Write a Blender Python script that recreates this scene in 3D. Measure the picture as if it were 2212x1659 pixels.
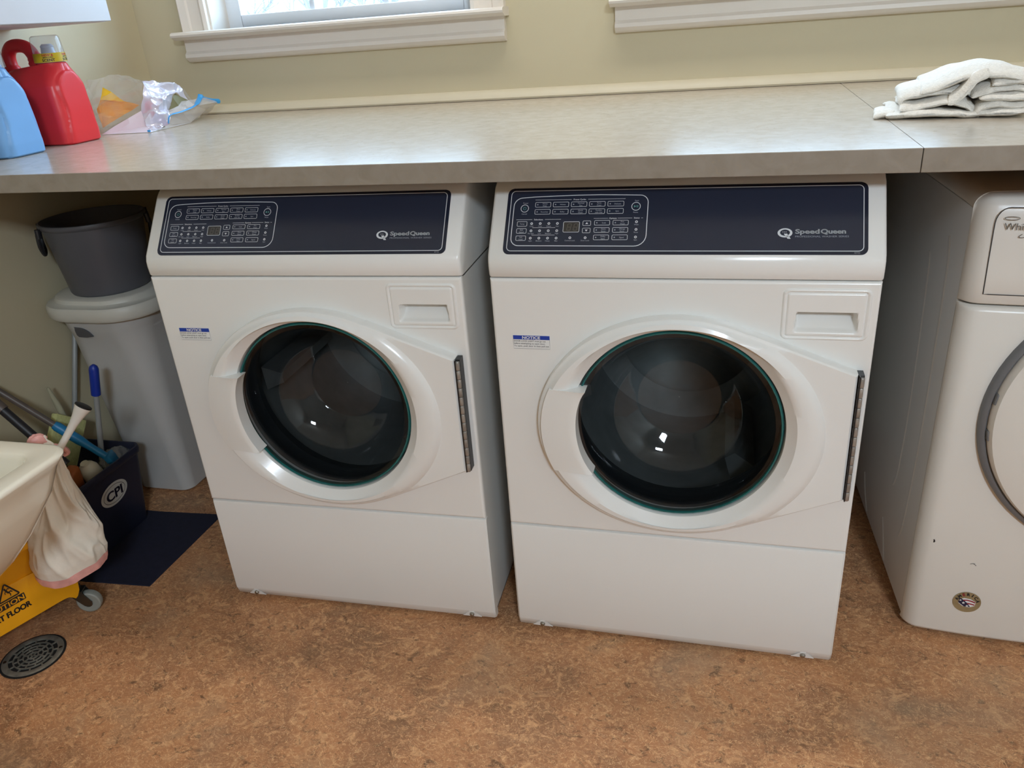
import bpy, bmesh, math, random
from mathutils import Vector, Matrix, noise as mnoise
sc = bpy.context.scene
for o in list(bpy.data.objects):
    bpy.data.objects.remove(o)
C = sc.collection
PI = math.pi

# ------------------------------------------------------------------ camera
def cam_axes(yaw, pitch, roll):
    f = Vector((-math.sin(yaw)*math.cos(pitch), math.cos(yaw)*math.cos(pitch), -math.sin(pitch)))
    r = Vector((math.cos(yaw), math.sin(yaw), 0)); u = r.cross(f)
    return (math.cos(roll)*r + math.sin(roll)*u, -math.sin(roll)*r + math.cos(roll)*u, f)
cd = bpy.data.cameras.new('camera'); cam = bpy.data.objects.new('camera', cd); C.objects.link(cam)
r_, u_, f_ = cam_axes(0.2779, 0.4394, -0.0772)
cam.matrix_world = Matrix(((r_.x, u_.x, -f_.x, .5146), (r_.y, u_.y, -f_.y, -1.357), (r_.z, u_.z, -f_.z, 1.2993), (0, 0, 0, 1)))
cd.sensor_width = 36; cd.lens = 1692.4/2212*36; cd.clip_start = .02
sc.camera = cam

# ------------------------------------------------------------------ sky, lamps, exposure
w = bpy.data.worlds.new('world'); sc.world = w; w.use_nodes = True
bg = w.node_tree.nodes['Background']
bg.inputs[0].default_value = (.50, .74, 1.0, 1); bg.inputs[1].default_value = 10.5
def area(name, loc, rot, sx, sy, power, col, spread=None):
    l = bpy.data.lights.new(name, 'AREA'); l.shape = 'RECTANGLE'; l.size = sx; l.size_y = sy
    l.energy = power; l.color = col
    if spread: l.spread = spread
    o = bpy.data.objects.new(name, l); C.objects.link(o); o.location = loc; o.rotation_euler = rot
    return o
# long warm ceiling lamp over the counter, plus an added, unseen cool fill lamp behind the camera
area('ceiling_and_fill_lamp', (.2, .37, 2.86), (0, 0, 0), 1.5, .16, 17, (1, .96, .91))
area('ceiling_and_fill_lamp', (1.6, -3.5, 2.62), (math.radians(38), 0, 0), .55, .40, 74, (.82, .97, 1.12))
for i, x in enumerate((-.645, .74)):       # portals: sky light through the two windows
    p = area('window_portal', (x, 1.20, 1.86), (-PI/2, 0, 0), .87, 1.06, 1, (1, 1, 1))
    p.data.cycles.is_portal = True
sc.view_settings.view_transform = 'Standard'; sc.view_settings.look = 'None'
sc.view_settings.gamma = 1; sc.view_settings.use_curve_mapping = False
sc.view_settings.exposure = 0.05
cy = sc.cycles
cy.use_denoising = True; cy.max_bounces = 10; cy.diffuse_bounces = 5; cy.glossy_bounces = 5
cy.transparent_max_bounces = 24; cy.transmission_bounces = 8
cy.sample_clamp_indirect = 6; cy.caustics_reflective = False; cy.caustics_refractive = False

# ------------------------------------------------------------------ materials
def lin(c):
    return tuple(((v/255)/12.92 if v/255 <= .04045 else ((v/255+.055)/1.055)**2.4) for v in c) + (1,)
def mat(name, col, rough=.5, metal=0, var=.05, vscale=12, bump=0, bscale=200, spec=.5, coat=0, sub=0):
    m = bpy.data.materials.new(name); m.use_nodes = True
    nt = m.node_tree; N = nt.nodes; L = nt.links; b = N['Principled BSDF']
    b.inputs['Roughness'].default_value = rough; b.inputs['Metallic'].default_value = metal
    b.inputs['Specular IOR Level'].default_value = spec; b.inputs['Coat Weight'].default_value = coat
    if sub:
        b.inputs['Subsurface Weight'].default_value = sub; b.inputs['Subsurface Scale'].default_value = .02
    tc = N.new('ShaderNodeTexCoord'); nz = N.new('ShaderNodeTexNoise'); nz.inputs['Scale'].default_value = vscale
    nz.inputs['Detail'].default_value = 4; L.new(tc.outputs['Object'], nz.inputs['Vector'])
    c = lin(col); rp = N.new('ShaderNodeValToRGB')
    rp.color_ramp.elements[0].position = .3; rp.color_ramp.elements[1].position = .7
    rp.color_ramp.elements[0].color = tuple(v*(1-var) for v in c[:3]) + (1,)
    rp.color_ramp.elements[1].color = tuple(min(1, v*(1+var)) for v in c[:3]) + (1,)
    L.new(nz.outputs['Fac'], rp.inputs['Fac']); L.new(rp.outputs['Color'], b.inputs['Base Color'])
    if bump:
        n2 = N.new('ShaderNodeTexNoise'); n2.inputs['Scale'].default_value = bscale; n2.inputs['Detail'].default_value = 3
        L.new(tc.outputs['Object'], n2.inputs['Vector'])
        bp = N.new('ShaderNodeBump'); bp.inputs['Strength'].default_value = bump; bp.inputs['Distance'].default_value = .002
        L.new(n2.outputs['Fac'], bp.inputs['Height']); L.new(bp.outputs['Normal'], b.inputs['Normal'])
    return m
def clear(name, tint, opac, rough=.05, col=None, fres=1.15, gk=1.0):
    """thin see-through plastic or pane: tinted transparency + gloss (+ some body colour)"""
    m = bpy.data.materials.new(name); m.use_nodes = True
    nt = m.node_tree; N = nt.nodes; L = nt.links; N.remove(N['Principled BSDF']); out = N['Material Output']
    t = N.new('ShaderNodeBsdfTransparent'); t.inputs[0].default_value = tuple(tint) + (1,)
    g = N.new('ShaderNodeBsdfGlossy'); g.inputs['Roughness'].default_value = rough
    # Schlick reflectance from the facing angle, the same from both sides of a thin sheet
    lw = N.new('ShaderNodeLayerWeight'); lw.inputs['Blend'].default_value = .5
    pw = N.new('ShaderNodeMath'); pw.operation = 'POWER'; pw.inputs[1].default_value = 5; L.new(lw.outputs['Facing'], pw.inputs[0])
    f0 = ((fres-1)/(fres+1))**2
    fr = N.new('ShaderNodeMath'); fr.operation = 'MULTIPLY_ADD'; fr.inputs[1].default_value = 1-f0; fr.inputs[2].default_value = f0; L.new(pw.outputs[0], fr.inputs[0])
    d = N.new('ShaderNodeBsdfPrincipled'); d.inputs['Base Color'].default_value = tuple(col or (.8, .8, .8)) + (1,)
    d.inputs['Roughness'].default_value = .3
    m1 = N.new('ShaderNodeMixShader'); m1.inputs[0].default_value = opac
    m2 = N.new('ShaderNodeMixShader')
    L.new(t.outputs[0], m1.inputs[1]); L.new(d.outputs[0], m1.inputs[2])
    mu = N.new('ShaderNodeMath'); mu.operation = 'MULTIPLY'; mu.inputs[1].default_value = gk; L.new(fr.outputs[0], mu.inputs[0])
    L.new(mu.outputs[0], m2.inputs[0]); L.new(m1.outputs[0], m2.inputs[1]); L.new(g.outputs[0], m2.inputs[2])
    L.new(m2.outputs[0], out.inputs[0])
    return m

# ------------------------------------------------------------------ mesh helpers: a shape is (verts, faces)
def cat(*gs):
    V, F = [], []
    for v, f in gs:
        k = len(V); V += [tuple(p) for p in v]; F += [tuple(i+k for i in q) for q in f]
    return V, F
def tr(g, fn):
    return [tuple(fn(*p)) for p in g[0]], g[1]
def mv(g, dx, dy, dz):
    return tr(g, lambda x, y, z: (x+dx, y+dy, z+dz))
def rotz(g, a, cx=0, cy_=0):
    c, s = math.cos(a), math.sin(a)
    return tr(g, lambda x, y, z: (cx+(x-cx)*c-(y-cy_)*s, cy_+(x-cx)*s+(y-cy_)*c, z))
def rotm(g, M):
    return tr(g, lambda x, y, z: tuple(M @ Vector((x, y, z))))
def frombm(bm):
    bm.verts.index_update()
    g = [tuple(v.co) for v in bm.verts], [tuple(v.index for v in f.verts) for f in bm.faces]
    bm.free(); return g
def box(x0, x1, y0, y1, z0, z1, bev=0, seg=2):
    bm = bmesh.new(); bmesh.ops.create_cube(bm, size=1)
    for v in bm.verts:
        v.co = (x0 if v.co.x < 0 else x1, y0 if v.co.y < 0 else y1, z0 if v.co.z < 0 else z1)
    if bev:
        bmesh.ops.bevel(bm, geom=bm.edges[:], offset=bev, segments=seg, affect='EDGES', profile=.5)
    return frombm(bm)
def prism(poly, h0, h1, bev=0, seg=2):
    """polygon in xy extruded from z=h0 to z=h1, top rim bevelled"""
    n = len(poly); V = [(x, y, h0) for x, y in poly] + [(x, y, h1) for x, y in poly]
    F = [tuple(range(n))[::-1], tuple(range(n, 2*n))] + [(i, (i+1) % n, n+(i+1) % n, n+i) for i in range(n)]
    if not bev: return V, F
    bm = bmesh.new(); vs = [bm.verts.new(v) for v in V]
    for f in F: bm.faces.new([vs[i] for i in f])
    es = [e for e in bm.edges if all(abs(v.co.z-h1) < 1e-7 for v in e.verts)]
    bmesh.ops.bevel(bm, geom=es, offset=bev, segments=seg, affect='EDGES', profile=.5)
    return frombm(bm)
def loft(rings, closed=True, cap0=True, cap1=True):
    n = len(rings[0]); V = [tuple(p) for r in rings for p in r]; F = []
    for k in range(len(rings)-1):
        for i in range(n if closed else n-1):
            j = (i+1) % n
            F.append((k*n+i, k*n+j, (k+1)*n+j, (k+1)*n+i))
    if cap0: F.append(tuple(range(n))[::-1])
    if cap1: F.append(tuple((len(rings)-1)*n+i for i in range(n)))
    return V, F
def lathe(prof, seg=32, cap0=True, cap1=True):
    """profile of (radius, z) about the z axis"""
    return loft([[(r*math.cos(2*PI*i/seg), r*math.sin(2*PI*i/seg), z) for i in range(seg)] for r, z in prof], True, cap0, cap1)
def tube(path, rad, seg=10, flat=1.0):
    P = [Vector(p) for p in path]; n = len(P); rings = []
    up = None
    for i, p in enumerate(P):
        t = (P[min(i+1, n-1)]-P[max(i-1, 0)]).normalized()
        if up is None:
            up = Vector((0, 0, 1)) if abs(t.z) < .9 else Vector((1, 0, 0))
        a = (up - t*up.dot(t)).normalized(); up = a; b = t.cross(a)
        r = rad[i] if isinstance(rad, (list, tuple)) else rad
        rings.append([tuple(p + a*r*math.cos(2*PI*k/seg) + b*r*flat*math.sin(2*PI*k/seg)) for k in range(seg)])
    return loft(rings)
def smooth_path(pts, n=8):
    P = [Vector(p) for p in pts]; out = []
    for i in range(len(P)-1):
        p0, p1, p2, p3 = P[max(i-1, 0)], P[i], P[i+1], P[min(i+2, len(P)-1)]
        for k in range(n):
            t = k/n
            out.append(.5*((2*p1)+(p2-p0)*t+(2*p0-5*p1+4*p2-p3)*t*t+(3*p1-p0-3*p2+p3)*t**3))
    out.append(P[-1]); return [tuple(q) for q in out]
def rrect(x0, x1, y0, y1, r, n=6):
    out = []
    for cx, cy_, a0 in ((x1-r, y1-r, 0), (x0+r, y1-r, PI/2), (x0+r, y0+r, PI), (x1-r, y0+r, 1.5*PI)):
        out += [(cx+r*math.cos(a0+PI/2*k/n), cy_+r*math.sin(a0+PI/2*k/n)) for k in range(n+1)]
    return out
def ribbon(pts, wd, closed=False):
    """flat line of width wd along 2d points -> (verts2d as z=0, faces)"""
    n = len(pts); L_, R_ = [], []
    for i in range(n):
        a = pts[(i-1) % n] if closed or i > 0 else pts[i]
        b = pts[(i+1) % n] if closed or i < n-1 else pts[i]
        dx, dy = b[0]-a[0], b[1]-a[1]; l = math.hypot(dx, dy) or 1
        nx, ny = -dy/l*wd/2, dx/l*wd/2
        L_.append((pts[i][0]+nx, pts[i][1]+ny, 0)); R_.append((pts[i][0]-nx, pts[i][1]-ny, 0))
    V = L_+R_; F = [(i, n+i, n+(i+1) % n, (i+1) % n) for i in range(n if closed else n-1)]
    return V, F
def disc2(cx, cy_, r, n=20, ry=None):
    return [(cx+r*math.cos(2*PI*i/n), cy_+(ry or r)*math.sin(2*PI*i/n), 0) for i in range(n)], [tuple(range(n))]
_tc = {}
def text(body, size, sx=1.0, bold=0.0, align='CENTER', res=2):
    """lettering as flat faces; size is the cap height"""
    key = (body, bold, align, res)
    if key not in _tc:
        cu = bpy.data.curves.new('lettering', 'FONT'); cu.body = body; cu.size = 1; cu.align_x = align
        cu.offset = bold; cu.resolution_u = res; cu.fill_mode = 'FRONT'
        ob = bpy.data.objects.new('lettering', cu); C.objects.link(ob)
        me = bpy.data.meshes.new_from_object(ob.evaluated_get(bpy.context.evaluated_depsgraph_get()))
        _tc[key] = [tuple(v.co) for v in me.vertices], [tuple(p.vertices) for p in me.polygons]
        bpy.data.objects.remove(ob); bpy.data.curves.remove(cu); bpy.data.meshes.remove(me)
    V, F = _tc[key]; k = size/.72
    return [(x*k*sx, y*k, 0) for x, y, z in V], F

def fit(body, h, x0, x1, y, bold=0.0, res=2):
    """lettering stretched to run from x0 to x1 on the baseline y"""
    g = text(body, h, 1, bold, 'LEFT', res); a = min(p[0] for p in g[0]); b = max(p[0] for p in g[0]); k = (x1-x0)/(b-a)
    return tr(g, lambda x, yy, z: (x0+(x-a)*k, yy+y, z))
def mesh(name, g, m, ang=35):
    me = bpy.data.meshes.new(name); me.from_pydata([tuple(v) for v in g[0]], [], g[1])
    bm = bmesh.new(); bm.from_mesh(me); bmesh.ops.recalc_face_normals(bm, faces=bm.faces[:]); bm.to_mesh(me); bm.free()
    if ang is not None:
        me.polygons.foreach_set('use_smooth', [True]*len(me.polygons)); me.set_sharp_from_angle(angle=math.radians(ang))
    me.materials.append(m); me.update(); return me
def obj(name, g, m, parent=None, ang=35, label=None):
    o = bpy.data.objects.new(name, mesh(name, g, m, ang)); C.objects.link(o); o.parent = parent
    if label: o['label'] = label
    return o
def tag(o, label, cat_, group=None):
    o['label'] = label; o['category'] = cat_
    if group: o['group'] = group
    return o
def thing(name, label, cat_, loc=(0, 0, 0), rz=0, group=None):
    o = bpy.data.objects.new(name, None); C.objects.link(o); o.location = loc; o.rotation_euler = (0, 0, rz)
    o.empty_display_size = .05
    return tag(o, label, cat_, group)
def dup(root):
    r = root.copy(); C.objects.link(r)
    for ch in list(root.children):
        c = ch.copy(); C.objects.link(c); c.parent = r
        for g in ch.children:
            d = g.copy(); C.objects.link(d); d.parent = c
    return r
def struct(name, g, m, parent=None, ang=35):
    o = obj(name, g, m, parent, ang)
    if parent is None: o['kind'] = 'structure'
    return o
def nz(x, y, z=0.0, s=1.0):
    return mnoise.noise(Vector((x*s, y*s, z*s)))
def sstep(a, b, x):
    t = min(1, max(0, (x-a)/(b-a))); return t*t*(3-2*t)
# ------------------------------------------------------------------ room materials
def floor_material():
    m = bpy.data.materials.new('marbled_linoleum'); m.use_nodes = True
    nt = m.node_tree; N = nt.nodes; L = nt.links; b = N['Principled BSDF']
    tc = N.new('ShaderNodeTexCoord')
    mp = N.new('ShaderNodeMapping'); mp.inputs['Scale'].default_value = (1, 1.25, 1); L.new(tc.outputs['Object'], mp.inputs['Vector'])
    def noise(sc_, det=4, dist=0.0, rough=.55):
        n = N.new('ShaderNodeTexNoise'); n.inputs['Scale'].default_value = sc_; n.inputs['Detail'].default_value = det
        n.inputs['Distortion'].default_value = dist; n.inputs['Roughness'].default_value = rough
        L.new(mp.outputs['Vector'], n.inputs['Vector']); return n
    def ramp(src, stops):
        r = N.new('ShaderNodeValToRGB'); e = r.color_ramp.elements
        while len(e) < len(stops): e.new(.5)
        for k, (p, c) in enumerate(stops):
            e[k].position = p; e[k].color = c if len(c) == 4 else lin(c)
        L.new(src.outputs['Fac'], r.inputs['Fac']); return r
    def mix(f, a, c, blend='MIX'):
        x = N.new('ShaderNodeMix'); x.data_type = 'RGBA'; x.blend_type = blend
        if hasattr(f, 'outputs'): L.new(f.outputs[0], x.inputs[0])
        else: x.inputs[0].default_value = f
        L.new(a, x.inputs[6])
        if isinstance(c, tuple): x.inputs[7].default_value = lin(c)
        else: L.new(c, x.inputs[7])
        return x.outputs[2]
    base = ramp(noise(5, 5, .6), [(.28, (141, 104, 75)), (.45, (170, 120, 84)), (.6, (190, 134, 92)), (.76, (174, 137, 103))])
    W, K = (1, 1, 1, 1), (0, 0, 0, 1)
    c = base.outputs['Color']
    c = mix(ramp(noise(24, 5, 2.2), [(.52, K), (.66, W)]), c, (209, 158, 113))
    c = mix(ramp(noise(33, 4, 1.5), [(.30, W), (.43, K)]), c, (126, 90, 63))
    # thin curled flakes: narrow bands of strongly distorted noise
    c = mix(ramp(noise(30, 3, 3.5, .5), [(.545, K), (.565, (.75, .75, .75, 1)), (.585, K)]), c, (251, 202, 148))
    c = mix(ramp(noise(46, 3, 3.0, .5), [(.56, K), (.585, (.6, .6, .6, 1)), (.61, K)]), c, (239, 197, 151))
    c = mix(ramp(noise(41, 3, 3.2, .5), [(.40, K), (.415, (.7, .7, .7, 1)), (.43, K)]), c, (102, 73, 51))
    c = mix(ramp(noise(3.1, 3, .4), [(.55, K), (.75, (.45, .45, .45, 1))]), c, (170, 148, 122))
    L.new(c, b.inputs['Base Color'])
    b.inputs['Roughness'].default_value = .5; b.inputs['Specular IOR Level'].default_value = .35
    bp = N.new('ShaderNodeBump'); bp.inputs['Strength'].default_value = .15; bp.inputs['Distance'].default_value = .001
    L.new(noise(60, 4, 1).outputs['Fac'], bp.inputs['Height']); L.new(bp.outputs['Normal'], b.inputs['Normal'])
    return m
def laminate(nm='beige_laminate', k=1.0):
    m = bpy.data.materials.new(nm); m.use_nodes = True
    nt = m.node_tree; N = nt.nodes; L = nt.links; b = N['Principled BSDF']; k_ = k
    tc = N.new('ShaderNodeTexCoord')
    def noise(s, d, det=5):
        n = N.new('ShaderNodeTexNoise'); n.inputs['Scale'].default_value = s; n.inputs['Detail'].default_value = det
        n.inputs['Distortion'].default_value = d; L.new(tc.outputs['Object'], n.inputs['Vector']); return n
    r = N.new('ShaderNodeValToRGB'); e = r.color_ramp.elements; e.new(.5)
    for k, (p, c) in enumerate([(.3, (179, 168, 152)), (.5, (186, 175, 160)), (.7, (192, 182, 168))]):
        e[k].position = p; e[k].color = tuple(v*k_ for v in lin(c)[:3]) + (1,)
    L.new(noise(30, .8).outputs['Fac'], r.inputs['Fac'])
    r2 = N.new('ShaderNodeValToRGB'); r2.color_ramp.elements[0].position = .60; r2.color_ramp.elements[1].position = .72
    r2.color_ramp.elements[0].color = (0, 0, 0, 1); r2.color_ramp.elements[1].color = (.5, .5, .5, 1)
    L.new(noise(90, 1).outputs['Fac'], r2.inputs['Fac'])
    x = N.new('ShaderNodeMix'); x.data_type = 'RGBA'; L.new(r2.outputs['Color'], x.inputs[0])
    L.new(r.outputs['Color'], x.inputs[6]); x.inputs[7].default_value = lin((158, 144, 124)); L.new(x.outputs[2], b.inputs['Base Color'])
    b.inputs['Roughness'].default_value = .2; b.inputs['Specular IOR Level'].default_value = .5
    return m
MAT = dict(
    floor=floor_material(), lam=laminate(), lam_edge_shade=laminate('laminate_shaded_edge', .6),  # edge: same laminate darkened, shade of the front face put into its colour
    wall=mat('yellow_wall_paint', (198, 187, 157), .6, var=.02, vscale=3, bump=.05, bscale=300),
    wall2=mat('offwhite_wall_paint', (226, 224, 216), .6, var=.02, vscale=3),
    ceil=mat('ceiling_paint', (236, 232, 222), .8, var=.02),
    trim=mat('white_trim_paint', (226, 218, 208), .4, var=.02),
    sash=mat('white_sash', (232, 238, 244), .35, var=.01),
    enamel=mat('white_enamel', (230, 229, 225), .22, var=.008, vscale=3, bump=.03, bscale=420, coat=.15),
    enamel2=mat('white_appliance_paint', (224, 220, 212), .3, var=.008, vscale=3, bump=.03, bscale=420),
    screw=mat('zinc_screw', (170, 170, 165), .3, 1),
    black=mat('black_plastic', (16, 17, 20), .4),
    gasket=mat('grey_rubber', (52, 54, 56), .55),
)
XL, YB, ZC = -1.352, 1.073, 1.0703
XR, YF, ZT = 3.0, -5.2, 2.9
struct('floor', box(XL-.1, XR+.1, YF-.1, YB+.1, -.06, 0), MAT['floor'], ang=None)
struct('ceiling', box(XL-.1, XR+.1, YF-.1, YB+.1, ZT, ZT+.06), MAT['ceil'], ang=None)
struct('wall_left', box(XL-.1, XL, YF-.1, YB+.2, 0, ZT), MAT['wall'], ang=None)
struct('wall_right', box(XR, XR+.1, YF-.1, YB+.2, 0, ZT), MAT['wall2'], ang=None)
struct('wall_front', box(XL, XR, YF-.1, YF, 0, ZT), MAT['wall2'], ang=None)
WINS = [(-1.08, -.21), (.305, 1.175)]; WZ0, WZ1 = 1.322, 2.40
xs = [XL] + [v for a in WINS for v in a] + [XR]
parts = [box(XL, XR, YB, YB+.16, 0, WZ0), box(XL, XR, YB, YB+.16, WZ1, ZT)]
for a, b_ in ((xs[0], xs[1]), (xs[2], xs[3]), (xs[4], xs[5])):
    parts.append(box(a, b_, YB, YB+.16, WZ0, WZ1))
struct('wall_back', cat(*parts), MAT['wall'], ang=None)
MAT['pane'] = clear('window_pane', (.97, .99, 1), 0, .02, fres=1.3)

def extr_x(prof, x0, x1):
    """(y, z) profile run along x"""
    return loft([[(x, y, z) for y, z in prof] for x in (x0, x1)])
def extr_z(prof, z0, z1):
    return loft([[(x, y, z) for x, y in prof] for z in (z0, z1)])
def build_window(k, x0, x1):
    root = bpy.data.objects.new('window_%d' % k, None); C.objects.link(root); root['kind'] = 'structure'
    root.location = ((x0+x1)/2, YB, WZ0); cx, X0, X1 = (x0+x1)/2, (x0-x1)/2, (x1-x0)/2
    def P(name, g, m, par=root): return obj(name, g, m, par)
    H = WZ1-WZ0
    # jamb lining of the opening
    P('jamb', cat(box(X0, X0+.006, -.004, .155, 0, H), box(X1-.006, X1, -.004, .155, 0, H), box(X0, X1, -.004, .155, H-.006, H)), MAT['trim'])
    # moulded casings: stepped profile with a bead on the inner edge
    def cas(sgn, edge):
        pr = [(0, 0), (0, -.020), (.012, -.024), (.020, -.018), (.024, -.014), (.062, -.014), (.066, -.020), (.078, -.022), (.090, -.026), (.098, -.018), (.1, 0)]
        return extr_z([(edge+sgn*a, b) for a, b in pr], -.004, H+.10)
    P('casing', cas(-1, X0), MAT['trim']); P('casing', cas(1, X1), MAT['trim'])
    P('casing', extr_x([(0, H), (-.02, H), (-.024, H+.02), (-.014, H+.03), (-.016, H+.09), (0, H+.1)], X0-.1, X1+.1), MAT['trim'])
    # stool with a rounded nose and an apron with a moulding under it
    P('stool', extr_x([(.10, -.0), (-.062, 0), (-.070, -.003), (-.073, -.009), (-.070, -.015), (-.062, -.018), (-.056, -.022), (-.050, -.024), (.0, -.024), (.0, -.02), (.1, -.02)], X0-.108, X1+.108), MAT['trim'])
    P('apron', extr_x([(0, -.024), (-.020, -.024), (-.020, -.058), (-.024, -.062), (-.029, -.066), (-.030, -.076), (-.022, -.084), (-.014, -.09), (0, -.091)], X0-.098, X1+.098), MAT['trim'])
    # sash: stiles, rails, muntins, panes
    s = P('sash', cat(box(X0+.006, X0+.055, .095, .135, .0, H), box(X1-.055, X1-.006, .095, .135, 0, H),
          box(X0+.05, X1-.05, .095, .135, .0, .038, .004), box(X0+.05, X1-.05, .095, .135, H-.05, H), box(X0+.05, X1-.05, .095, .135, H/2-.03, H/2+.03)), MAT['sash'])
    n = 3; gx0, gx1 = X0+.055, X1-.055; wd = (gx1-gx0)/n
    for i in (1, 2):
        obj('muntin', box(gx0+i*wd-.009, gx0+i*wd+.009, .104, .126, .036, H-.05, .003), MAT['sash'], s)
    for zz in (H*.27, H*.75):
        obj('muntin', box(gx0, gx1, .105, .125, zz-.009, zz+.009, .003), MAT['sash'], s)
    for i in range(n):
        obj('pane', box(gx0+i*wd+.009, gx0+(i+1)*wd-.009, .113, .116, .036, H-.05), MAT['pane'], s)
    return root
for k, (a, b_) in enumerate(WINS): build_window(k+1, a, b_)

# cove moulding where the worktop meets the back wall
struct('trim_1', extr_x([(YB, ZC+.001), (YB-.026, ZC+.001), (YB-.028, ZC+.006), (YB-.024, ZC+.014), (YB-.016, ZC+.022), (YB-.008, ZC+.027), (YB, ZC+.028)], XL, 2.6), mat('cream_moulding', (208, 198, 174), .45, var=.02))

# ------------------------------------------------------------------ worktops
def worktop(x0, x1, label):
    t = thing('countertop', label, 'countertop', ((x0+x1)/2, .5, ZC))
    h = (x1-x0)/2
    obj('laminate_top', box(-h, h, -.4995, YB-.5015, -.006, 0), MAT['lam'], t)
    obj('front_edge', box(-h, h, -.5005, -.482, -.0375, -.0003, .0008, 1), MAT['lam_edge_shade'], t)
    obj('core_board', box(-h+.001, h-.001, -.482, YB-.502, -.034, -.006), mat('chipboard', (150, 120, 85), .8), t)
    return t
worktop(XL+.001, .8125, 'long beige laminate countertop over the two washers, left of the seam')
worktop(.8137, 2.4, 'beige laminate countertop section right of the seam, under the folded towel')
# ------------------------------------------------------------------ front-loading washer (local: x across, y into the machine, z up)
W2 = .3415
MAT.update(
    fascia=mat('navy_fascia', (30, 36, 52), .22, var=.03, spec=.5),
    fascia_in=mat('slate_fascia', (40, 46, 62), .25, var=.03, spec=.5),
    print_=mat('white_print', (214, 218, 222), .5, var=.01),
    print_dim=mat('grey_print', (150, 156, 166), .5, var=.01),
    green_print=mat('green_print', (92, 160, 150), .5),
    screen=mat('smoked_screen', (62, 60, 56), .2),
    segments=mat('unlit_segments', (92, 88, 80), .4),
    blue_print=mat('notice_blue', (26, 62, 160), .4), label_white=mat('sticker_white', (226, 226, 224), .45, var=.01),
    text_black=mat('black_print', (28, 28, 32), .5, var=.01),
    hinge=mat('worn_steel', (158, 154, 148), .38, .55, var=.25, vscale=60),
    drum=mat('stainless_drum', (190, 190, 186), .45, .7, var=.08, vscale=20, bump=.1, bscale=90),
    teal=mat('glass_edge_teal', (30, 98, 96), .12, var=.15, vscale=30),
    tub=mat('dark_tub', (30, 32, 36), .4),
    )
MAT['door_glass'] = clear('dark_door_glass', (.44, .47, .49), .0, .035, fres=1.5, gk=1.0)
CX, CZ = .008, .5585; EA, EB = .268, .232; GR = .1965; GZ = .566

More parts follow.
